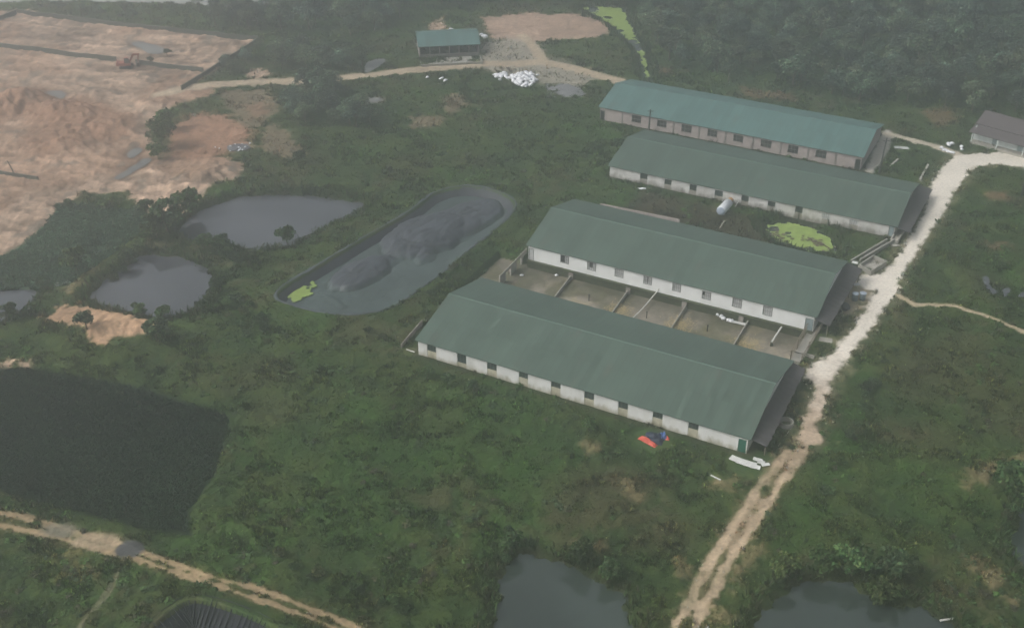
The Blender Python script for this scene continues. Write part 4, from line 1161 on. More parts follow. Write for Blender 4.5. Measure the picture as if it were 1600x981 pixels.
# ------------------------------------------------------------------ house with veranda, far barn
pa, pb = G(1516,206,2.6), G(1600,229,2.6)
d = (pb - pa)[:2]; d /= np.linalg.norm(d); ang = math.atan2(d[1], d[0])
t = thing('farm_house', 'low house with dark roof and pale wall at the road bend', 'house', (pa[0], pa[1], 0), ang)
Lh = 24.0
nrm = np.array([-d[1], d[0]])
def roofslab(name, pts, th, m, par):
    return MB().hexa([(x, y, z - th) for x, y, z in pts], pts).build(name, m, par)
roofslab('veranda_roof', [(-.3,-.2,2.6),(Lh,-.2,2.6),(Lh,3.2,3.3),(-.3,3.2,3.3)], .09, M_tileroof, t)
rf = MB().hexa([(-.4,3.25,3.32),(Lh,3.25,3.32),(Lh,7.6,4.9),(-.4,7.6,4.9)], [(-.4,3.25,3.45),(Lh,3.25,3.45),(Lh,7.6,5.05),(-.4,7.6,5.05)])
rf.hexa([(-.4,7.603,4.9),(Lh,7.603,4.9),(Lh,12,3.3),(-.4,12,3.3)], [(-.4,7.603,5.05),(Lh,7.603,5.05),(Lh,12,3.42),(-.4,12,3.42)])
rf.build('roof', M_tileroof, t)
wl = MB()
ops = [(4.3,5.5,.45,2.4),(9.6,11.0,.45,2.4),(12.6,13.2,.9,2.2),(14.6,16.2,.45,2.4),(19.4,20.4,.45,2.4)]
cur = .2
for x0, x1, z0_, z1_ in ops:
    wl.box(cur, x0, 1.9, 2.1, -.2, 2.95); wl.box(x0, x1, 1.903, 2.097, z1_, 2.947); wl.box(x0, x1, 1.903, 2.097, -.2, z0_); cur = x1
wl.box(cur, Lh, 1.9, 2.1, -.2, 2.95)
wl.box(.2, .4, 2.103, 11.6, -.2, 3.2); wl.box(.4, Lh, 11.4, 11.6, -.2, 3.2)
wl.add([(.2,2.2,3.2),(.2,11.6,3.2),(.2,7.6,4.85)], [(2,1,0)])
wl.build('wall', M_housew, t)
for x0, x1, z0_, z1_ in ops:
    if z0_ < .6: MB().box(x0 + .01, x1 - .01, 1.98, 2.03, z0_ + .003, z1_ - .003).build('door', M_tdoor, t)
    else: MB().box(x0 + .01, x1 - .01, 1.98, 2.03, z0_ + .003, z1_ - .003).build('window', M_glass, t)
MB().box(.2, Lh, .2, 1.897, -.2, .42).build('veranda_floor', M_concp, t)
for X in (.5, 5.9, 11.4, 17, 22.5): MB().box(X-.09, X+.09, .25, .43, .423, 2.55).build('veranda_post', M_housew, t)
p = G(1551, 219, .6)
o = MB().blobm((0,0,.75),(.35,.35,.4),8,5,.3,2).tube([(0,0,0),(0,0,.5)], [.25,.3], 10).build('potted_plant', mat('pot_plant', (.03,.05,.03), .9, .2, 4), None, loc=(p[0], p[1], .42))
tag(o, 'dark potted plant standing on the veranda of the low house', 'plant')

pa, pb = G(653,74.5,3.0), G(751,70,3.0)
d = (pb - pa)[:2]; Lb = float(np.linalg.norm(d)); ang = math.atan2(d[1], d[0])
t = thing('open_barn', 'far small open barn with teal roof behind the dirt road', 'barn', (pa[0], pa[1], 0), ang)
Db = 10.5
MB().hexa([(0,0,3.0),(Lb,0,3.0),(Lb,Db*.62,4.6),(0,Db*.62,4.6)], [(0,0,3.08),(Lb,0,3.08),(Lb,Db*.62,4.68),(0,Db*.62,4.68)]).hexa(
    [(0,Db*.62+.003,4.6),(Lb,Db*.62+.003,4.6),(Lb,Db,3.7),(0,Db,3.7)], [(0,Db*.62+.003,4.68),(Lb,Db*.62+.003,4.68),(Lb,Db,3.78),(0,Db,3.78)]).build('roof', M_rooft, t)
MB().box(.3, Lb-.3, Db-.6, Db-.4, -.2, 3.5).box(.3, .5, .6, Db-.603, -.2, 2.9).box(Lb-.5, Lb-.3, .6, Db-.603, -.2, 2.9).build('wall', M_block, t)
for k in range(7):
    X = .5 + (Lb - 1.0) * k / 6
    MB().box(X-.12, X+.12, .3, .54, -.2, 3.0).build('post', M_pil, t)
MB().box(.6, Lb-.6, .6, .75, -.2, .9).build('front_wall', M_pil, t)
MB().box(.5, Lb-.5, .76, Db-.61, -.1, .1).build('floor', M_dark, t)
MB().box(2.2, Lb-2.5, -5.2, -.2, -.3, .16).build('apron', M_concp, t)
MB().box(.2, Lb-.2, -5.6, -5.4, -.3, .5).box(.2,.4,-5.39,-.2,-.3,.5).box(Lb-.4,Lb-.2,-5.39,-.2,-.3,.5).build('yard_wall', M_conc, t)

# ------------------------------------------------------------------ building site: boundary walls, excavator, stick
M_site = mat('site_wall', (.085,.09,.07), .92, .2, 1.5)
def chain(name, pts, h, th, label, z=None):
    P = [at(*q) for q in pts]
    Q_ = []
    for a, b in zip(P[:-1], P[1:]):
        n = max(1, int(np.linalg.norm((b - a)[:2]) / 5))
        for k in range(n):
            q = a + (b - a) * k / n; q[2] = height(q[0], q[1]); Q_.append(q)
    P = Q_ + [P[-1]]
    c = sum(P) / len(P); m = MB()
    for a, b in zip(P[:-1], P[1:]):
        n = max(1, int(np.linalg.norm((b - a)[:2]) / 5))
        for k in range(n):
            p, q = a + (b - a) * k / n, a + (b - a) * (k + 1) / n
            d_ = (q - p) / (np.linalg.norm(q - p) + 1e-9)
            m.wallseg(p - c, q - c - d_ * .01, th, min(p[2], q[2]) - .5, p[2] + h, None, q[2] + h)
            
            m.wallseg(p - c, p - c + d_ * .3, th + .12, min(p[2], q[2]) - .5, p[2] + h + .04)
    return tag(m.build(name, M_site, None, loc=(float(c[0]), float(c[1]), 0)), label, 'wall', 'low walls round the building site')
chain('boundary_wall', [(28,21),(110,31),(200,42),(300,53),(404,63)], 1.15, .35, 'low wall along the far side of the building site')
chain('boundary_wall', [(404,65),(345,103),(284,141)], 1.15, .35, 'low wall on the right side of the building site')
chain('boundary_wall', [(-40,46),(0,31),(26,22)], 1.15, .35, 'short low wall at the far left corner of the building site')
chain('boundary_wall', [(-40,69),(0,74),(90,85),(182,96)], 1.15, .35, 'low wall across the building site left of the excavator')
chain('boundary_wall', [(213,100),(265,107),(318,113)], 1.15, .35, 'low wall across the building site right of the excavator')
chain('boundary_wall', [(-40,268),(0,272),(26,276),(60,281)], .7, .3, 'short low wall ending beside the leaning stake')
p = at(24, 273)
o = MB().tube([(0,0,-.3),(-1.0,.1,3.0)], [.13,.09], 8).build('leaning_stake', M_pole, None, loc=tuple(p)); tag(o, 'dark stake leaning over the short wall on bare earth', 'stake')

p = at(198, 106)
t = thing('excavator', 'orange tracked excavator parked by the low wall on bare earth', 'excavator', tuple(p), R(10))
t.scale = (.8, .8, .8)
for s in (-1, 1):
    tr = MB(); prof = [(-1.9,.1),(-1.6,0),(1.6,0),(1.9,.1),(2.1,.45),(1.9,.8),(1.6,.9),(-1.6,.9),(-1.9,.8),(-2.1,.45)]
    vs = [(x, s*1.2 + yy, z) for yy in (-.3,.3) for x, z in prof]; n = len(prof)
    tr.add(vs, [tuple(range(n))[::-1], tuple(range(n, 2*n))] + [(k,(k+1)%n,(k+1)%n+n,k+n) for k in range(n)])
    tr.build('track', M_black, t)
MB().box(-1.0,1.0,-.85,.85,.3,.95).build('undercarriage', M_black, t)
MB().hexa([(-2.4,-1.3,1.0),(1.5,-1.3,1.0),(1.5,1.3,1.0),(-2.4,1.3,1.0)], [(-2.3,-1.25,1.9),(1.4,-1.25,1.75),(1.4,1.25,1.75),(-2.3,1.25,1.9)]).build('body', M_orange, t)
MB().hexa([(-2.9,-1.25,1.0),(-2.41,-1.3,1.0),(-2.41,1.3,1.0),(-2.9,1.25,1.0)], [(-2.8,-1.1,2.1),(-2.41,-1.2,2.2),(-2.41,1.2,2.2),(-2.8,1.1,2.1)]).build('counterweight', M_orange, t)
cb = MB().hexa([(-.3,-1.2,1.9),(1.35,-1.2,1.78),(1.35,-.1,1.78),(-.3,-.1,1.9)], [(-.2,-1.15,3.3),(1.0,-1.15,3.3),(1.0,-.15,3.3),(-.2,-.15,3.3)]).build('cab', M_glass, t)
MB().box(-.3,1.1,-1.2,-.1,3.303,3.4).build('cab_roof', M_orange, cb)
def beam(mb, a, b, w0, w1, th):
    a, b = np.array(a, float), np.array(b, float)
    d_ = (b - a) / np.linalg.norm(b - a); u = np.array([-d_[2], 0, d_[0]])
    return mb.hexa([a - u*w0 + (0,-th,0), b - u*w1 + (0,-th,0), b - u*w1 + (0,th,0), a - u*w0 + (0,th,0)], [a + u*w0 + (0,-th,0), b + u*w1 + (0,-th,0), b + u*w1 + (0,th,0), a + u*w0 + (0,th,0)])
beam(beam(MB(), (1.2,.35,1.8), (2.5,.35,4.0), .25, .35, .2), (2.5,.35,4.0), (4.2,.35,3.9), .35, .2, .19).build('boom', M_orange, t)
beam(MB(), (4.1,.35,4.2), (3.6,.35,1.5), .25, .15, .17).build('arm', M_orange, t)
MB().hexa([(3.0,-.2,.3),(3.9,-.2,.2),(3.9,.9,.2),(3.0,.9,.3)], [(2.9,-.2,1.0),(3.9,-.2,1.6),(3.9,.9,1.6),(2.9,.9,1.0)]).build('bucket', M_black, t)

# ------------------------------------------------------------------ utility poles
def upole(px, py, h, lean, label):
    p = at(px, py)
    t = thing('utility_pole', label, 'pole', tuple(p), 0, 'utility poles')
    MB().tube([(0,0,-.5),(lean[0],lean[1],h)], [.2,.13], 10).build('shaft', M_pole, t)
    MB().box(-.7,.7,-.05,.05,-.06,.06).build('crossarm', M_pole, t).location = (lean[0]*.93, lean[1]*.93 - .2, h*.93)
upole(1373, 271, 7.6, (.4, .2), 'dark utility pole on the concrete path at the end of the teal roof')
upole(1014, 206, 5.2, (0, 0), 'dark utility pole between the teal roofed shed and the next roof')
upole(1595, 308, 7.5, (.1, 0), 'utility pole in the grass at the right edge')

# ------------------------------------------------------------------ sacks, sheets, tarps, scraps
def sack_mesh(seed, r):
    m = MB().blobm((0,0,r[2]*.8), r, 9, 6, .16, seed)
    me = bpy.data.meshes.new('white_sack'); me.from_pydata(m.v, [], m.f)
    me.polygons.foreach_set('use_smooth', [True]*len(me.polygons)); me.materials.append(M_sack)
    return me
SM = [sack_mesh(k, (random.uniform(.5,.75), random.uniform(.38,.5), random.uniform(.28,.4))) for k in range(5)]
def sack(p, rz, lb, grp, k, sc=1.0):
    o = bpy.data.objects.new('white_sack', SM[k % 5]); o.location = p; o.rotation_euler = (random.uniform(-.3,.3), random.uniform(-.3,.3), rz); o.scale = (sc,)*3
    return tag(link(o), lb, 'sack', grp)
pile = GP([(800,118),(815,112),(832,114),(838,126),(826,136),(812,134),(802,128)], .3)
tail = GP([(773,116),(786,113),(802,117),(803,126),(788,122),(776,121)], .2)
pc = pile.mean(0)
k = 0
for P, n in ((pile, 110), (tail, 26)):
    lo, hi = P.min(0), P.max(0); c_ = 0
    while c_ < n:
        q = np.array([random.uniform(lo[0], hi[0]), random.uniform(lo[1], hi[1])])
        if sdist(q[:1], q[1:], P)[0] < 0: continue
        hz = max(0, .9 - np.linalg.norm((q - pc) / (3.4, 6)) * .7) * random.uniform(.2, 1) if n > 50 else 0
        sack((q[0], q[1], height(*q) + hz), random.uniform(0, 6.3), 'white sack in the big heap at the farm yard' if n > 50 else 'white sack in the line trailing left of the big heap', 'white sacks heaped at the farm yard' if n > 50 else 'white sacks trailing from the heap', k); c_ += 1; k += 1
for px, py, lb in ((668,122,'lone white sack on the grass below the far barn'), (690,124,'white sack left of another on the grass below the dirt road'), (696,127.5,'half sunk white sack right of another on the grass below the dirt road'), (781,126,'lone white sack just below the trailing sacks'), (840,119,'lone white sack just right of the big heap')):
    q = at(px, py); sack(tuple(q), .4, lb, None, k, .9); k += 1
for px, py in ((752,56),(756,58),(759,60)):
    q = at(px, py, .8); sack(tuple(q), .8, 'white sack stacked at the right corner of the far barn', 'white sacks at the barn corner', k, 1.25); k += 1
for px, py in ((1471,233),(1476,236),(1481,238),(1487,240),(1482,227),(1487,226),(1502,231),(1502,235)):
    q = at(px, py); sack(tuple(q), px * .3, 'white sack by the footpath near the house' , 'white sacks beside the footpath', k, 1.0); k += 1
p = at(705, 47); sack(tuple(p), .2, 'white scrap sack behind the far barn roof', None, k, .9)

rot = YAW - .05
for k, (px, py, sx, sy, lb) in enumerate(((1153,719,1.3,.7,'largest pale board at the left of the boards by the green door'),(1163,723,1.2,.75,'pale board in the middle of the boards by the green door'),(1172,726,1.0,.7,'pale board right of the middle of the boards by the green door'),
        (1180,730,.8,.5,'lowest pale board by the green door'),(1184,719,.75,.4,'top pale board nearest the green door'),(1189,723,.6,.45,'small pale board second from the right by the green door'),(1196,727,.65,.35,'small pale board lying apart at the right by the track'))):
    p = at(px, py)
    o = MB().box(-sx * .86, sx * .86, -sy * .8, sy * .8, 0, .07).build('white_board', M_panel, None, loc=(p[0], p[1], p[2] + .06 + .012 * k)); o.rotation_euler = (random.uniform(-.05,.05), random.uniform(-.05,.05), rot + random.uniform(-.12,.25) + (.6 if k == 6 else 0))
    tag(o, lb, 'board', 'pale boards by the green door')
p = at(1118, 747); o = MB().box(-.75,.75,-.09,.09,0,.1).build('white_plank', M_panel, None, loc=(p[0],p[1],p[2]+.08)); o.rotation_euler=(0,.05,-.65); tag(o, 'short white plank on the grass in front of the nearest shed', 'plank')
def tarp(name, px, py, rx, ry, h, rz, m, lb, seed):
    p = at(px, py); n = 14; V, F = [], []
    for j in range(n + 1):
        for i in range(n + 1):
            u, v = i/n*2-1, j/n*2-1
            e_ = 1 - .25 * fbm(np.array([u*2]), np.array([v*2]), .8, seed)[0]
            q = max(0, 1 - max(abs(u), abs(v)) ** 3)
            V.append((u*rx*e_, v*ry*e_, .04 + h * q * fbm(np.array([u*3.0]), np.array([v*3.0]), .9, seed + 2)[0] * 2 * .8))
    for j in range(n):
        for i in range(n): k = j*(n+1)+i; F.append((k, k+1, k+n+2, k+n+1))
    o = link(bpy.data.objects.new(name, fast_mesh(name, V, F, m, None, True))); o.location = p; o.rotation_euler = (0, 0, rz)
    return tag(o, lb, 'tarp')
tarp('red_tarp', 1012, 691, 1.75, .42, .6, -.75, M_red, 'crumpled red tarp strip on the grass in front of the nearest shed', 3)
tarp('navy_tarp', 1022, 685, 1.6, 1.3, .7, -.4, M_navy, 'crumpled navy tarp between the red strip and the blue bundle', 7)
tarp('blue_bundle', 1036, 684, .55, .6, .9, .2, M_blue, 'small blue and red bundle beside the navy tarp', 9)
tarp('red_cloth', 1040, 685.5, .6, .3, .4, -.3, M_red, 'small red cloth right of the blue bundle', 12)
p = at(372, 231)
for k in range(26):
    q = p + np.array([random.gauss(0, 1.6), random.gauss(0, 1.4), random.uniform(.05,.4)])
    if k % 2: sack(tuple(q), k, 'small pale bag in the rubbish heap above the round pond', 'pale bags of the rubbish heap', k, .42)
tag(MB().blobm((0,0,.1),(2.6,2.0,.35),14,5,.3,8).build('rubbish_heap', mat('rubbish', (.12,.12,.13), .9, .6, 4), None, loc=tuple(p)), 'dark rubbish heap strewn with pale bags above the round pond', 'rubbish heap')
for px, py, lb, sx in ((98,443,'thin white sheet stranded on the bank of the marsh',1.3),(1408,232,'white board lying on the grass right of the teal roofed shed',1.5)):
    p = at(px, py)
    o = MB().box(-sx, sx, -.6, .6, 0, .07).build('white_sheet', M_panel, None, loc=(p[0],p[1],p[2]+.12)); o.rotation_euler=(0,.04, .7 if px < 500 else -.1); tag(o, lb, 'sheet')
for px, py, a_, lb in ((1390,262,(1403,250),'left low stone kerb in the grass above the stained shed roof'),(1437,282,(1450,260),'right low stone kerb in the grass above the stained shed roof')):
    q0, q1 = at(px, py), at(*a_); c = (q0 + q1)/2
    tag(MB().wallseg(q0 - c, q1 - c, .4, -.4, .35).build('stone_kerb', M_concp, None, loc=tuple(c)), lb, 'kerb')
p0, p1 = G(1469, 969, WZ + .25), G(1490, 965.5, WZ + .25)
c = (p0 + p1)/2
tag(MB().tube([p0 - c, p1 - c], .13, 8).build('white_pipe', M_pipe, None, loc=tuple(c)), 'short white pipe reaching over the water of the corner pond', 'pipe')
p0, p1 = at(635, 548), at(648, 552); c = (p0+p1)/2 + np.array([0,0,.25])
tag(MB().tube([p0 - c + (0,0,.25), p1 - c + (0,0,.25)], .09, 6).build('white_pipe', M_pipe, None, loc=tuple(c)), 'white pipe stub at the left corner of the nearest shed', 'pipe')
tag(MB().wallseg(at(627,544), at(660,508), .12, -.3, .9).build('cement_screen', M_pil), 'dark low screen along the left end of the nearest shed', 'screen')
q = at(1423, 18)
o = lathe(MB(), [(0,0),(1.2,0),(1.25,2.4),(1.0,2.9),(0,3.1)]).build('water_tank', M_tank, None, True, loc=(q[0], q[1], q[2] + 4.5))
tag(o, 'white round water tank showing above the misty wood', 'tank')
p = at(885, 141)
g_ = MB(); V, F = [], []
n = 22
for j in range(n+1):
    for i in range(n+1):
        u, v = i/n*2-1, j/n*2-1; rr_ = math.hypot(u, v)
        V.append((u*4.6, v*4.4, 0.7*max(0, 1-rr_)**.8*(1+.5*(fbm(np.array([u*3.]),np.array([v*3.]),1.,4)[0]-.5)) - .1))
for j in range(n):
    for i in range(n): k = j*(n+1)+i; F.append((k,k+1,k+n+2,k+n+1))
o = link(bpy.data.objects.new('gravel_heap', fast_mesh('gravel_heap', V, F, M_gravelh, None, True))); o.location = p
tag(o, 'grey gravel heap on the grass right of the white sacks', 'gravel heap')

# ------------------------------------------------------------------ vegetation
def leaf_cloud(lobes, n, size, col, seed, flat=.35, var=.35):
    """leaf clumps spread through several lobes: (centre, radii) each; returns V, F, colours"""
    rr = np.random.default_rng(seed)
    lob = [lobes[k] for k in rr.choice(len(lobes), n, p=np.array([np.prod(l[1]) ** .667 for l in lobes]) / sum(np.prod(l[1]) ** .667 for l in lobes))]
    lc_ = {id(l): np.exp(rr.normal(0, .22)) for l in lobes}
    d = rr.normal(size=(n, 3)); d /= np.linalg.norm(d, axis=1)[:, None]
    d[:, 2] = np.where(d[:, 2] < -.45, -d[:, 2] * .5, d[:, 2])
    rad = rr.uniform(.25, 1.0, n) ** .45 * np.exp(rr.normal(0, .07, n))
    cen = np.array([l[0] for l in lob]); ra = np.array([l[1] for l in lob])
    P = cen + d * ra * rad[:, None]
    nrm = d * .5 + rr.normal(size=(n, 3)) * .5 + np.array([0, 0, flat]); nrm /= np.linalg.norm(nrm, axis=1)[:, None]
    u = np.cross(nrm, rr.normal(size=(n, 3))); u /= np.linalg.norm(u, axis=1)[:, None]
    v = np.cross(nrm, u)
    s = size * rr.uniform(.6, 1.4, n)[:, None]
    V = np.stack([P - u*s*.8 - v*s*.3, P + u*s*.2 - v*s*.65, P + u*s*.95 + v*s*.1, P + v*s*.6 - u*s*.1], 1).reshape(-1, 3)
    F = np.arange(4 * n).reshape(n, 4)
    c = np.array(col)[None, :] * np.exp(rr.normal(0, var, n))[:, None] * np.array([lc_[id(l)] for l in lob])[:, None]
    c[:, 0] *= np.exp(rr.normal(0, .14, n))
    return V, F, np.repeat(np.clip(c, .004, .5), 4, 0)

def tree_parts(seed, h, r, col, n, size, open_=1.0):
    rr = np.random.default_rng(seed)
    lobes, limbs = [], []
    nl = rr.integers(7, 11)
    for k in range(nl):
        a = 6.283 * k / nl + rr.uniform(-.4, .4); q = r * rr.uniform(.3, .75)
        c = np.array([q*math.cos(a), q*math.sin(a), h * rr.uniform(.48, .82)])
        lr = r * rr.uniform(.28, .5)
        lobes.append((c, np.array([lr, lr, lr * rr.uniform(.6, .9)]))); limbs.append(c)
    lobes.append((np.array([rr.normal(0,.2), rr.normal(0,.2), h*.86]), np.array([r*.42, r*.42, h*.16]))); limbs.append(lobes[-1][0])
    V, F, C = leaf_cloud(lobes, n, size, col, seed)
    cm = fast_mesh('crown', V, F, M_leaf, C)
    m = MB()
    top = np.array([rr.normal(0, .25), rr.normal(0, .25), h * .72])
    m.tube([(0,0,-.5), top * .4, top], [.028*h, .02*h, .009*h], 7)
    for c in limbs:
        s_ = top * rr.uniform(.35, .8)
        m.tube([s_, (s_ + c) / 2 + (0,0,-.15), c], [.011*h, .008*h, .004*h], 5, False)
    tm = bpy.data.meshes.new('trunk'); tm.from_pydata(m.v, [], m.f); tm.materials.append(M_trunk)
    return cm, tm

def put(kind, label, cat, meshes, p, s=1.0, group=None, sz=1.0):
    t = thing(kind, label, cat, tuple(p), random.uniform(0, 6.28), group)
    t.scale = (s, s, s * sz)
    for nm, me in zip(('crown', 'trunk') if len(meshes) == 2 else ('foliage',), meshes):
        link(bpy.data.objects.new(nm, me), t)
    return t

FOREST = [(.078,.118,.068), (.092,.125,.068), (.070,.104,.072), (.100,.120,.066), (.080,.110,.076)]  # leaf colours paled to carry part of the distant haze
TM = [tree_parts(100 + k, random.uniform(7.5, 9.5), random.uniform(3.6, 4.4), FOREST[k % 5], 1700, .30) for k in range(8)]
BM = [tree_parts(200 + k, random.uniform(4.0, 5.2), random.uniform(2.3, 2.9), ((.044,.080,.027),(.052,.090,.026),(.040,.064,.028),(.060,.086,.026))[k % 4], 900, .30) for k in range(6)]
SM_ = [tree_parts(300 + k, random.uniform(1.7, 2.2), random.uniform(1.2, 1.6), ((.036,.068,.026),(.044,.082,.026),(.034,.055,.026),(.060,.074,.030))[k % 4], 420, .2) for k in range(6)]

TREES = []
def forest(poly, step, label_fn, group, jit=.42, sc=(.62, 1.0), avoid=()):
    P = GP(poly); lo, hi = P.min(0), P.max(0)
    k = 0; j = 0; y = lo[1]
    while y < hi[1]:
        x = lo[0] + (step / 2 if j % 2 else 0)
        while x < hi[0]:
            q = np.array([x + random.uniform(-jit, jit) * step, y + random.uniform(-jit, jit) * step])
            if sdist(q[:1], q[1:], P)[0] > 0 and all(np.hypot(*(q - a[:2])) > a[2] for a in avoid):
                i = random.randrange(len(TM))
                put('forest_tree', label_fn(i, q), 'tree', TM[i], (q[0], q[1], height(*q) - .2), random.uniform(*sc), group, random.uniform(.85, 1.15))
                k += 1
            x += step
        y += step * .866; j += 1
    TREES.append((group, k))
forest([(1010,-8),(1005,30),(1020,80),(1050,112),(1120,128),(1180,135),(1260,146),(1330,158),(1420,172),(1500,180),(1640,185),(1640,60),(1640,-8)], 6.6,
       lambda i, q: ('dull green' if i % 2 else 'grey green') + ' tree in the misty wood beyond the teal roof and the house', 'trees of the misty wood at the upper right')
forest([(400,-10),(420,22),(430,50),(500,45),(560,60),(640,40),(690,18),(760,16),(830,12),(905,6),(960,8),(1000,10),(1005,-8)], 7.0,
       lambda i, q: 'hazy tree in the wood behind the far open barn', 'trees of the wood behind the far barn')
forest([(290,20),(330,14),(400,22),(425,40),(418,62),(330,42)], 6.0, lambda i, q: 'hazy tree between the river and the building site corner', 'trees at the corner of the building site')
forest([(-60,22),(0,16),(100,21),(200,31),(285,40),(300,26),(200,18),(100,15),(0,12),(-60,16)], 7.5, lambda i, q: 'thin hazy tree on the strip between river and building site', 'trees along the river strip', sc=(.28, .5))
forest([(422,112),(430,85),(500,82),(570,92),(580,112),(500,116)], 5.2, lambda i, q: 'bushy tree above the dirt road left of the far barn', 'trees above the dirt road', sc=(.5, .75))
forest([(440,190),(455,152),(480,138),(520,142),(545,165),(585,170),(610,185),(590,205),(520,200)], 4.6, lambda i, q: 'bushy tree in the dark clump below the dirt road', 'trees of the dark clump below the dirt road', sc=(.5, .8))
forest([(330,112),(380,82),(405,75),(412,92),(380,118)], 4.5, lambda i, q: 'small tree outside the right wall of the building site', 'trees outside the building site wall', sc=(.3, .5))

n_sh = 0
def shrub(px, py, s, label, big=True, group=None, kind=None, i=None, sz=1.0):
    global n_sh
    p = at(px, py); n_sh += 1
    L = BM if big else SM_
    return put(kind or 'leafy_shrub', label, 'shrub', L[(n_sh * 7 if i is None else i) % len(L)], (p[0], p[1], p[2] - .1), s, group, sz)
# solitary bushes one can point to
for px, py, s, b, lb in (
    (298,338,.95,1,'tall leafy bush at the left tip of the round pond'), (262,362,1.0,1,'large leafy bush between the marsh and the round pond'), (245,372,.8,1,'leafy bush left of the large one between marsh and round pond'),
    (230,333,.5,1,'small bush at the top corner of the green marsh'), (318,392,.5,1,'low bush on the lower bank of the round pond'), (345,398,.6,1,'bush on the strip between the two dark ponds'),
    (450,382,.62,1,'lone bush standing at the water edge of the round pond'), (205,415,.5,1,'bush on the upper left bank of the square pond'), (120,425,.75,1,'bush on the marsh bank above the white sheet'),
    (175,385,.0,1,'bush inside the green marsh'), (344,455,.5,1,'bush at the right corner of the square pond'), (334,482,.42,1,'bush below the right corner of the square pond'),
    (220,496,.42,1,'pale bush standing in the lower edge of the square pond'), (255,500,.42,1,'thin dark bush at the lower right of the square pond'), (245,532,.62,1,'white flecked bush beside the brown soil bank'),
    (18,500,.5,1,'bush on the bank beside the marsh pond'), (48,494,.35,1,'small bush right of another beside the marsh pond'), (255,232,.9,1,'dark bush on the red earth below the building site'), (262,205,.8,1,'upper dark bush on the red earth of the building site'), (248,250,.6,1,'lowest dark bush at the foot of the red earth'),
    (135,515,.5,1,'bush growing over the brown soil bank'), (390,415,.5,1,'bush beyond the pale path end above the lagoon'),
    (700,602,.42,1,'dark white flecked bush in front of the nearest shed'), (668,592,.40,1,'dark bush at the left front corner of the nearest shed'), (738,612,.38,1,'right hand one of the dark bushes before the nearest shed'),
    (920,672,.42,1,'dark twiggy bush close to the nearest shed wall'), (575,520,.4,0,'low bush on the slope below the lagoon'),
    (1378,948,.75,1,'brown bush hanging over the corner pond'), (1582,775,1.1,1,'large bush above the pond at the right edge'), (1592,800,.8,1,'lower bush at the pond at the right edge'), (1330,900,.8,1,'dark bush on the bank of the corner pond'), (1290,895,.7,1,'bush on the upper left bank of the corner pond'),
    (1400,905,.8,1,'dark bush in the thicket above the corner pond'), (1225,905,.7,1,'bush between the dirt track and the corner pond'),
    (950,905,.6,1,'bush on the right bank of the centre pond'), (905,882,.6,1,'bush on the upper bank of the centre pond'), (800,862,.6,1,'bush at the top of the centre pond'),
    (1398,640,.0,1,''), (160,328,.35,1,'bush on the upper edge of the green marsh'), (110,328,.35,1,'bush at the upper left end of the green marsh'),
    (235,100,.3,1,'scrubby bush in the puddle of the building site'), (262,88,.35,1,'second scrubby bush in the puddle of the building site'),
    (470,255,.4,1,'grey bush in the weeds above the round pond'), (690,250,.3,1,'low bush above the far end of the lagoon')):
    if s > 0: shrub(px, py, s * (1.35 if py < 560 else 1.15), lb, bool(b))
# rows and thickets: bushes nothing tells apart
def thicket(poly, step, lb, grp, s=(.6, 1.1), z=0, big=False):
    P = GP(poly, z); lo, hi = P.min(0), P.max(0); y = lo[1]
    while y < hi[1]:
        x = lo[0]
        while x < hi[0]:
            q = np.array([x, y]) + np.array([random.uniform(-.45, .45), random.uniform(-.45, .45)]) * step
            if sdist(q[:1], q[1:], P)[0] > 0:
                L = BM if big else SM_
                put('thicket_bush', lb, 'bush', L[random.randrange(len(L))], (q[0], q[1], height(*q) - .1), random.uniform(*s), grp, random.uniform(.7, 1.1))
            x += step
        y += step
thicket([(420,850),(470,880),(560,920),(650,950),(640,962),(560,940),(470,900),(410,862)], 1.9, 'dark bush in the ditch beside the rutted track', 'bushes of the ditch', (.4,.8))
thicket([(770,895),(790,868),(820,850),(900,868),(960,895),(985,915),(978,925),(910,885),(850,868),(815,862),(792,880),(778,915)], 2.5, 'dark bush in the fringe of the centre pond', 'bushes round the centre pond', (.4,.75))
thicket([(1185,940),(1230,905),(1300,880),(1400,880),(1450,925),(1500,955),(1490,968),(1440,938),(1395,940),(1345,915),(1310,898),(1260,902),(1200,945)], 2.7, 'dark bush in the fringe of the corner pond', 'bushes round the corner pond', (.4,.8))
thicket([(1400,520),(1345,620),(1300,740),(1275,790),(1290,795),(1320,745),(1362,630),(1415,520)], 2.6, 'bright green bush in the strip right of the road', 'bushes of the green strip', (.45,.8))
thicket([(365,470),(370,520),(430,545),(420,510),(400,480)], 2.3, 'bush on the slope left of the lagoon', 'bushes left of the lagoon', (.5,.9))
thicket([(1555,790),(1580,760),(1600,745),(1600,760),(1580,835),(1560,850)], 2.2, 'bush in the fringe of the pond at the right edge', 'bushes at the right edge pond', (.6,1.2))
thicket([(660,470),(700,430),(720,440),(690,470),(665,500)], 2.4, 'low bush on the bank between lagoon and nearest shed', 'bushes between lagoon and shed', (.4,.7))
thicket([(310,385),(345,392),(385,402),(380,412),(340,400),(305,392)], 1.9, 'bush of the row between the two dark ponds', 'bushes between the ponds', (.6,1.0))
thicket([(160,440),(205,398),(235,385),(240,395),(210,405),(170,445)], 2.0, 'bush of the row on the left bank of the square pond', 'bushes on the square pond bank', (.5,.9))

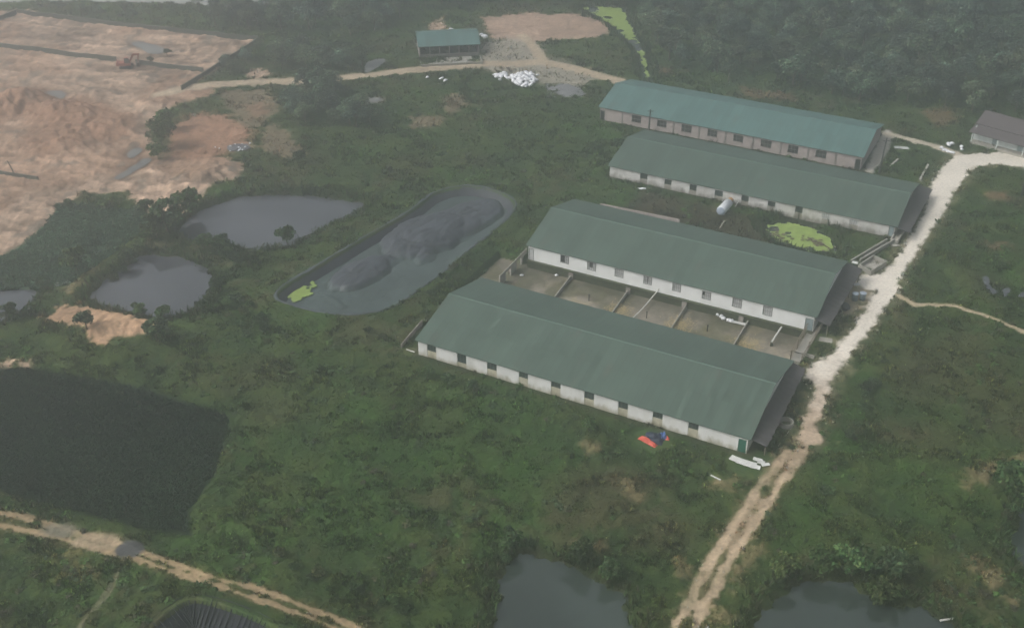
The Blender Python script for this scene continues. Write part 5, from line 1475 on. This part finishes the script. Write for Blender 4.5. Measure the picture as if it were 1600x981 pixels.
# grass tufts, weeds and reeds: nobody could count them
def blades(P, H, W_, C, nb, seed, lean=.5):
    rr = np.random.default_rng(seed); n = len(P)
    a = rr.uniform(0, 6.283, (n, nb)); dist = rr.uniform(0, 1, (n, nb)) * W_[:, None] * 1.6
    bx = P[:, None, 0] + np.cos(a) * dist * .4; by = P[:, None, 1] + np.sin(a) * dist * .4; bz = np.repeat(P[:, 2:3], nb, 1) - .05
    hh = H[:, None] * rr.uniform(.5, 1.2, (n, nb)); ln = rr.uniform(.2, 1.0, (n, nb)) * lean * H[:, None] + dist * .4
    tx, ty, tz = bx + np.cos(a) * ln, by + np.sin(a) * ln, bz + hh
    w2 = W_[:, None] * rr.uniform(.25, .6, (n, nb)); b_ = a + rr.uniform(-.6, .6, (n, nb)) + 1.571
    sx, sy = np.cos(b_) * w2, np.sin(b_) * w2
    V = np.stack([np.stack([bx - sx*.6, by - sy*.6, bz], -1), np.stack([bx + sx*.6, by + sy*.6, bz], -1), np.stack([(bx+tx)/2*.4+tx*.6 + sx*.5, (by+ty)/2*.4+ty*.6 + sy*.5, tz - hh*.12], -1), np.stack([tx - sx*.3, ty - sy*.3, tz], -1)], 2).reshape(-1, 3)
    F = np.arange(len(V)).reshape(-1, 4)
    cc = C[:, None, :] * np.exp(rr.normal(0, .2, (n, nb)))[:, :, None]
    return V, F, np.repeat(cc.reshape(-1, 3), 4, 0)

def scatter_frustum(n, y0, y1, seed):
    rr = np.random.default_rng(seed)
    y = y0 * (y1 / y0) ** rr.uniform(0, 1, n)
    x = rr.uniform(-1, 1, n) * (.46 * (y * CP + 53) + 5)
    return x, y
x, y = scatter_frustum(420000, 88, 345, 3)
h_, c_, v_, k_ = surface(x, y)
clump = fbm(x, y, .35, 61) * .6 + fbm(x, y, 1.1, 66) * .4
keep = (rng.uniform(0, 1, len(x)) < v_ * sstep(.28, .6, clump)) & (v_ > .25)
x, y, h_, c_, clump = x[keep], y[keep], h_[keep], c_[keep], clump[keep]
sc_ = .8 + (y - 90) / 260 * .9
tall = sstep(.5, .72, clump)
V, F, C = blades(np.stack([x, y, h_], 1), (.18 + .34 * tall) * sc_, (.12 + .10 * tall) * sc_, np.clip(c_ * np.exp(rng.normal(.06, .62, len(x)))[:, None] * np.stack([rng.uniform(.8, 1.3, len(x)), np.ones(len(x)), rng.uniform(.8, 1.1, len(x))], 1), .004, .4), 6, 5)
g_me = fast_mesh('grass', V, F, M_grass, C)
setting(link(bpy.data.objects.new('grass', g_me)), 'stuff')

# broad leaved weeds: low leafy clumps
x, y = scatter_frustum(7000, 88, 345, 13)
h_, c_, v_, k_ = surface(x, y)
pw = fbm(x, y, .09, 131) * .6 + fbm(x, y, .4, 135) * .4
keep = (v_ > .6) & (rng.uniform(0, 1, len(x)) < sstep(.5, .68, pw))
x, y, h_, c_ = x[keep], y[keep], h_[keep], c_[keep]
n = len(x); nl = 26
rr = np.random.default_rng(77)
rad = rr.uniform(.3, .8, n) * (.9 + (y - 90) / 400)
d = rr.normal(size=(n, nl, 3)); d /= np.linalg.norm(d, axis=2)[:, :, None]; d[:, :, 2] = np.abs(d[:, :, 2]) * .8
Pc = np.stack([x, y, h_], 1)[:, None, :] + d * rad[:, None, None] * rr.uniform(.5, 1.05, (n, nl))[:, :, None]
u = rr.normal(size=(n, nl, 3)); u[:, :, 2] *= .4; u /= np.linalg.norm(u, axis=2)[:, :, None]
v = np.cross(d + (0, 0, .6), u); v /= np.linalg.norm(v, axis=2)[:, :, None]
s = (.12 + .16 * rr.uniform(0, 1, (n, nl))) * (.9 + (y[:, None] - 90) / 300); s = s[:, :, None]
V = np.stack([Pc - u*s - v*s*.3, Pc + u*s*.2 - v*s*.6, Pc + u*s + v*s*.2, Pc + v*s*.6], 2).reshape(-1, 3)
base = np.array([(.044,.080,.026), (.038,.062,.026), (.056,.108,.028), (.064,.066,.034), (.046,.043,.028)])[rr.choice(5, n, p=[.34,.24,.18,.14,.10])]
cc = base[:, None, :] * np.exp(rr.normal(0, .28, (n, nl)))[:, :, None]
setting(link(bpy.data.objects.new('weeds', fast_mesh('weeds', V, np.arange(len(V)).reshape(-1, 4), M_grass, np.repeat(cc.reshape(-1, 3), 4, 0)))), 'stuff')

def plant_mat(name, P, n, H, Wd, col, seed, z, var=.3, nb=6):
    rr = np.random.default_rng(seed); lo, hi = P.min(0), P.max(0)
    q = rr.uniform(lo, hi, (n, 2))
    s = sdist(q[:, 0], q[:, 1], P) + (fbm(q[:, 0], q[:, 1], .35, seed) - .5) * 5
    q = q[s > 0]
    f = fbm(q[:, 0], q[:, 1], .12, seed + 2); f2 = fbm(q[:, 0], q[:, 1], .8, seed + 6)
    C = np.array(col)[None, :] * (1 + (f - .5) * 1.0 + (f2 - .5) * .9)[:, None] * np.exp(rr.normal(0, var, len(q)))[:, None]
    V, F, C = blades(np.column_stack([q, np.full(len(q), z)]), H * (.7 + .6 * f2), np.full(len(q), Wd), np.clip(C, .003, .4), nb, seed, .8)
    return setting(link(bpy.data.objects.new(name, fast_mesh(name, V, F, M_grass, C))), 'stuff')
plant_mat('water_hyacinth', FIELD, 30000, .34, .34, (.014,.026,.014), 401, -.55)
plant_mat('marsh_plants', MARSH, 22000,   .5, .34, (.058,.105,.060), 411, -.55)

# reeds and overhanging weeds along the pond banks
rb_, rc_ = [], []
for k_, (P, z) in pondW.items():
    if k_ == 'river': continue
    lo, hi = P.min(0) - 3, P.max(0) + 3
    n_ = int(np.prod(hi - lo) * 3.2)
    q = rng.uniform(lo, hi, (n_, 2))
    s = sdist(q[:, 0], q[:, 1], P)
    cl = fbm(q[:, 0], q[:, 1], .22, 191) * .6 + fbm(q[:, 0], q[:, 1], .8, 193) * .4
    q = q[(s > -2.2) & (s < -.2 + 3.0 * (cl - .48)) & (rng.uniform(0, 1, n_) < .75)]
    if len(q):
        hh = np.maximum(surface(q[:, 0], q[:, 1])[0], z)
        rb_.append(np.column_stack([q, hh])); rc_.append(np.array([(.034,.062,.022), (.046,.080,.026), (.052,.052,.028)])[rng.integers(0, 3, len(q))])
rb_, rc_ = np.concatenate(rb_), np.concatenate(rc_)
V, F, C = blades(rb_, rng.uniform(.5, 1.3, len(rb_)), rng.uniform(.16, .3, len(rb_)), rc_, 6, 195, .6)
setting(link(bpy.data.objects.new('bank_reeds', fast_mesh('bank_reeds', V, F, M_grass, C))), 'stuff')
# stones along the gravel road
rr = np.random.default_rng(91); V, F = [], []
ge = ragged(GRAVEL, .8, .5, 4)
for k in range(220):
    a = ge[rr.integers(len(ge))] + rr.normal(0, .7, 2)
    z = height(*a); r_ = rr.uniform(.04, .12); i = len(V)
    for q in ((-1,-1,0),(1,-1,0),(1,1,0),(-1,1,0),(-.6,-.5,.8),(.6,-.5,.7),(.5,.6,.8),(-.5,.5,.6)):
        V.append((a[0] + q[0]*r_*rr.uniform(.7,1.2), a[1] + q[1]*r_*rr.uniform(.7,1.2), z + q[2]*r_))
    F += [(i+4,i+5,i+6,i+7),(i,i+1,i+5,i+4),(i+1,i+2,i+6,i+5),(i+2,i+3,i+7,i+6),(i+3,i,i+4,i+7)]
setting(link(bpy.data.objects.new('road_stones', fast_mesh('road_stones', V, F, M_stone))), 'stuff')

# ------------------------------------------------------------------ haze round the whole site
hb = MB().box(-810, 810, -410, 810, -8, 112)
hm = bpy.data.materials.new('haze'); hm.use_nodes = True
n, l = hm.node_tree.nodes, hm.node_tree.links
n.remove(n['Principled BSDF'])
pv = n.new('ShaderNodeVolumePrincipled')
pv.inputs['Color'].default_value = (.90, .955, .985, 1)
pv.inputs['Density'].default_value = HAZE_DENSITY
pv.inputs['Anisotropy'].default_value = .78
l.new(pv.outputs[0], n['Material Output'].inputs['Volume'])
setting(hb.build('haze', hm), 'stuff')
print('TREES', TREES, 'shrubs', n_sh, 'objects', len(bpy.data.objects))
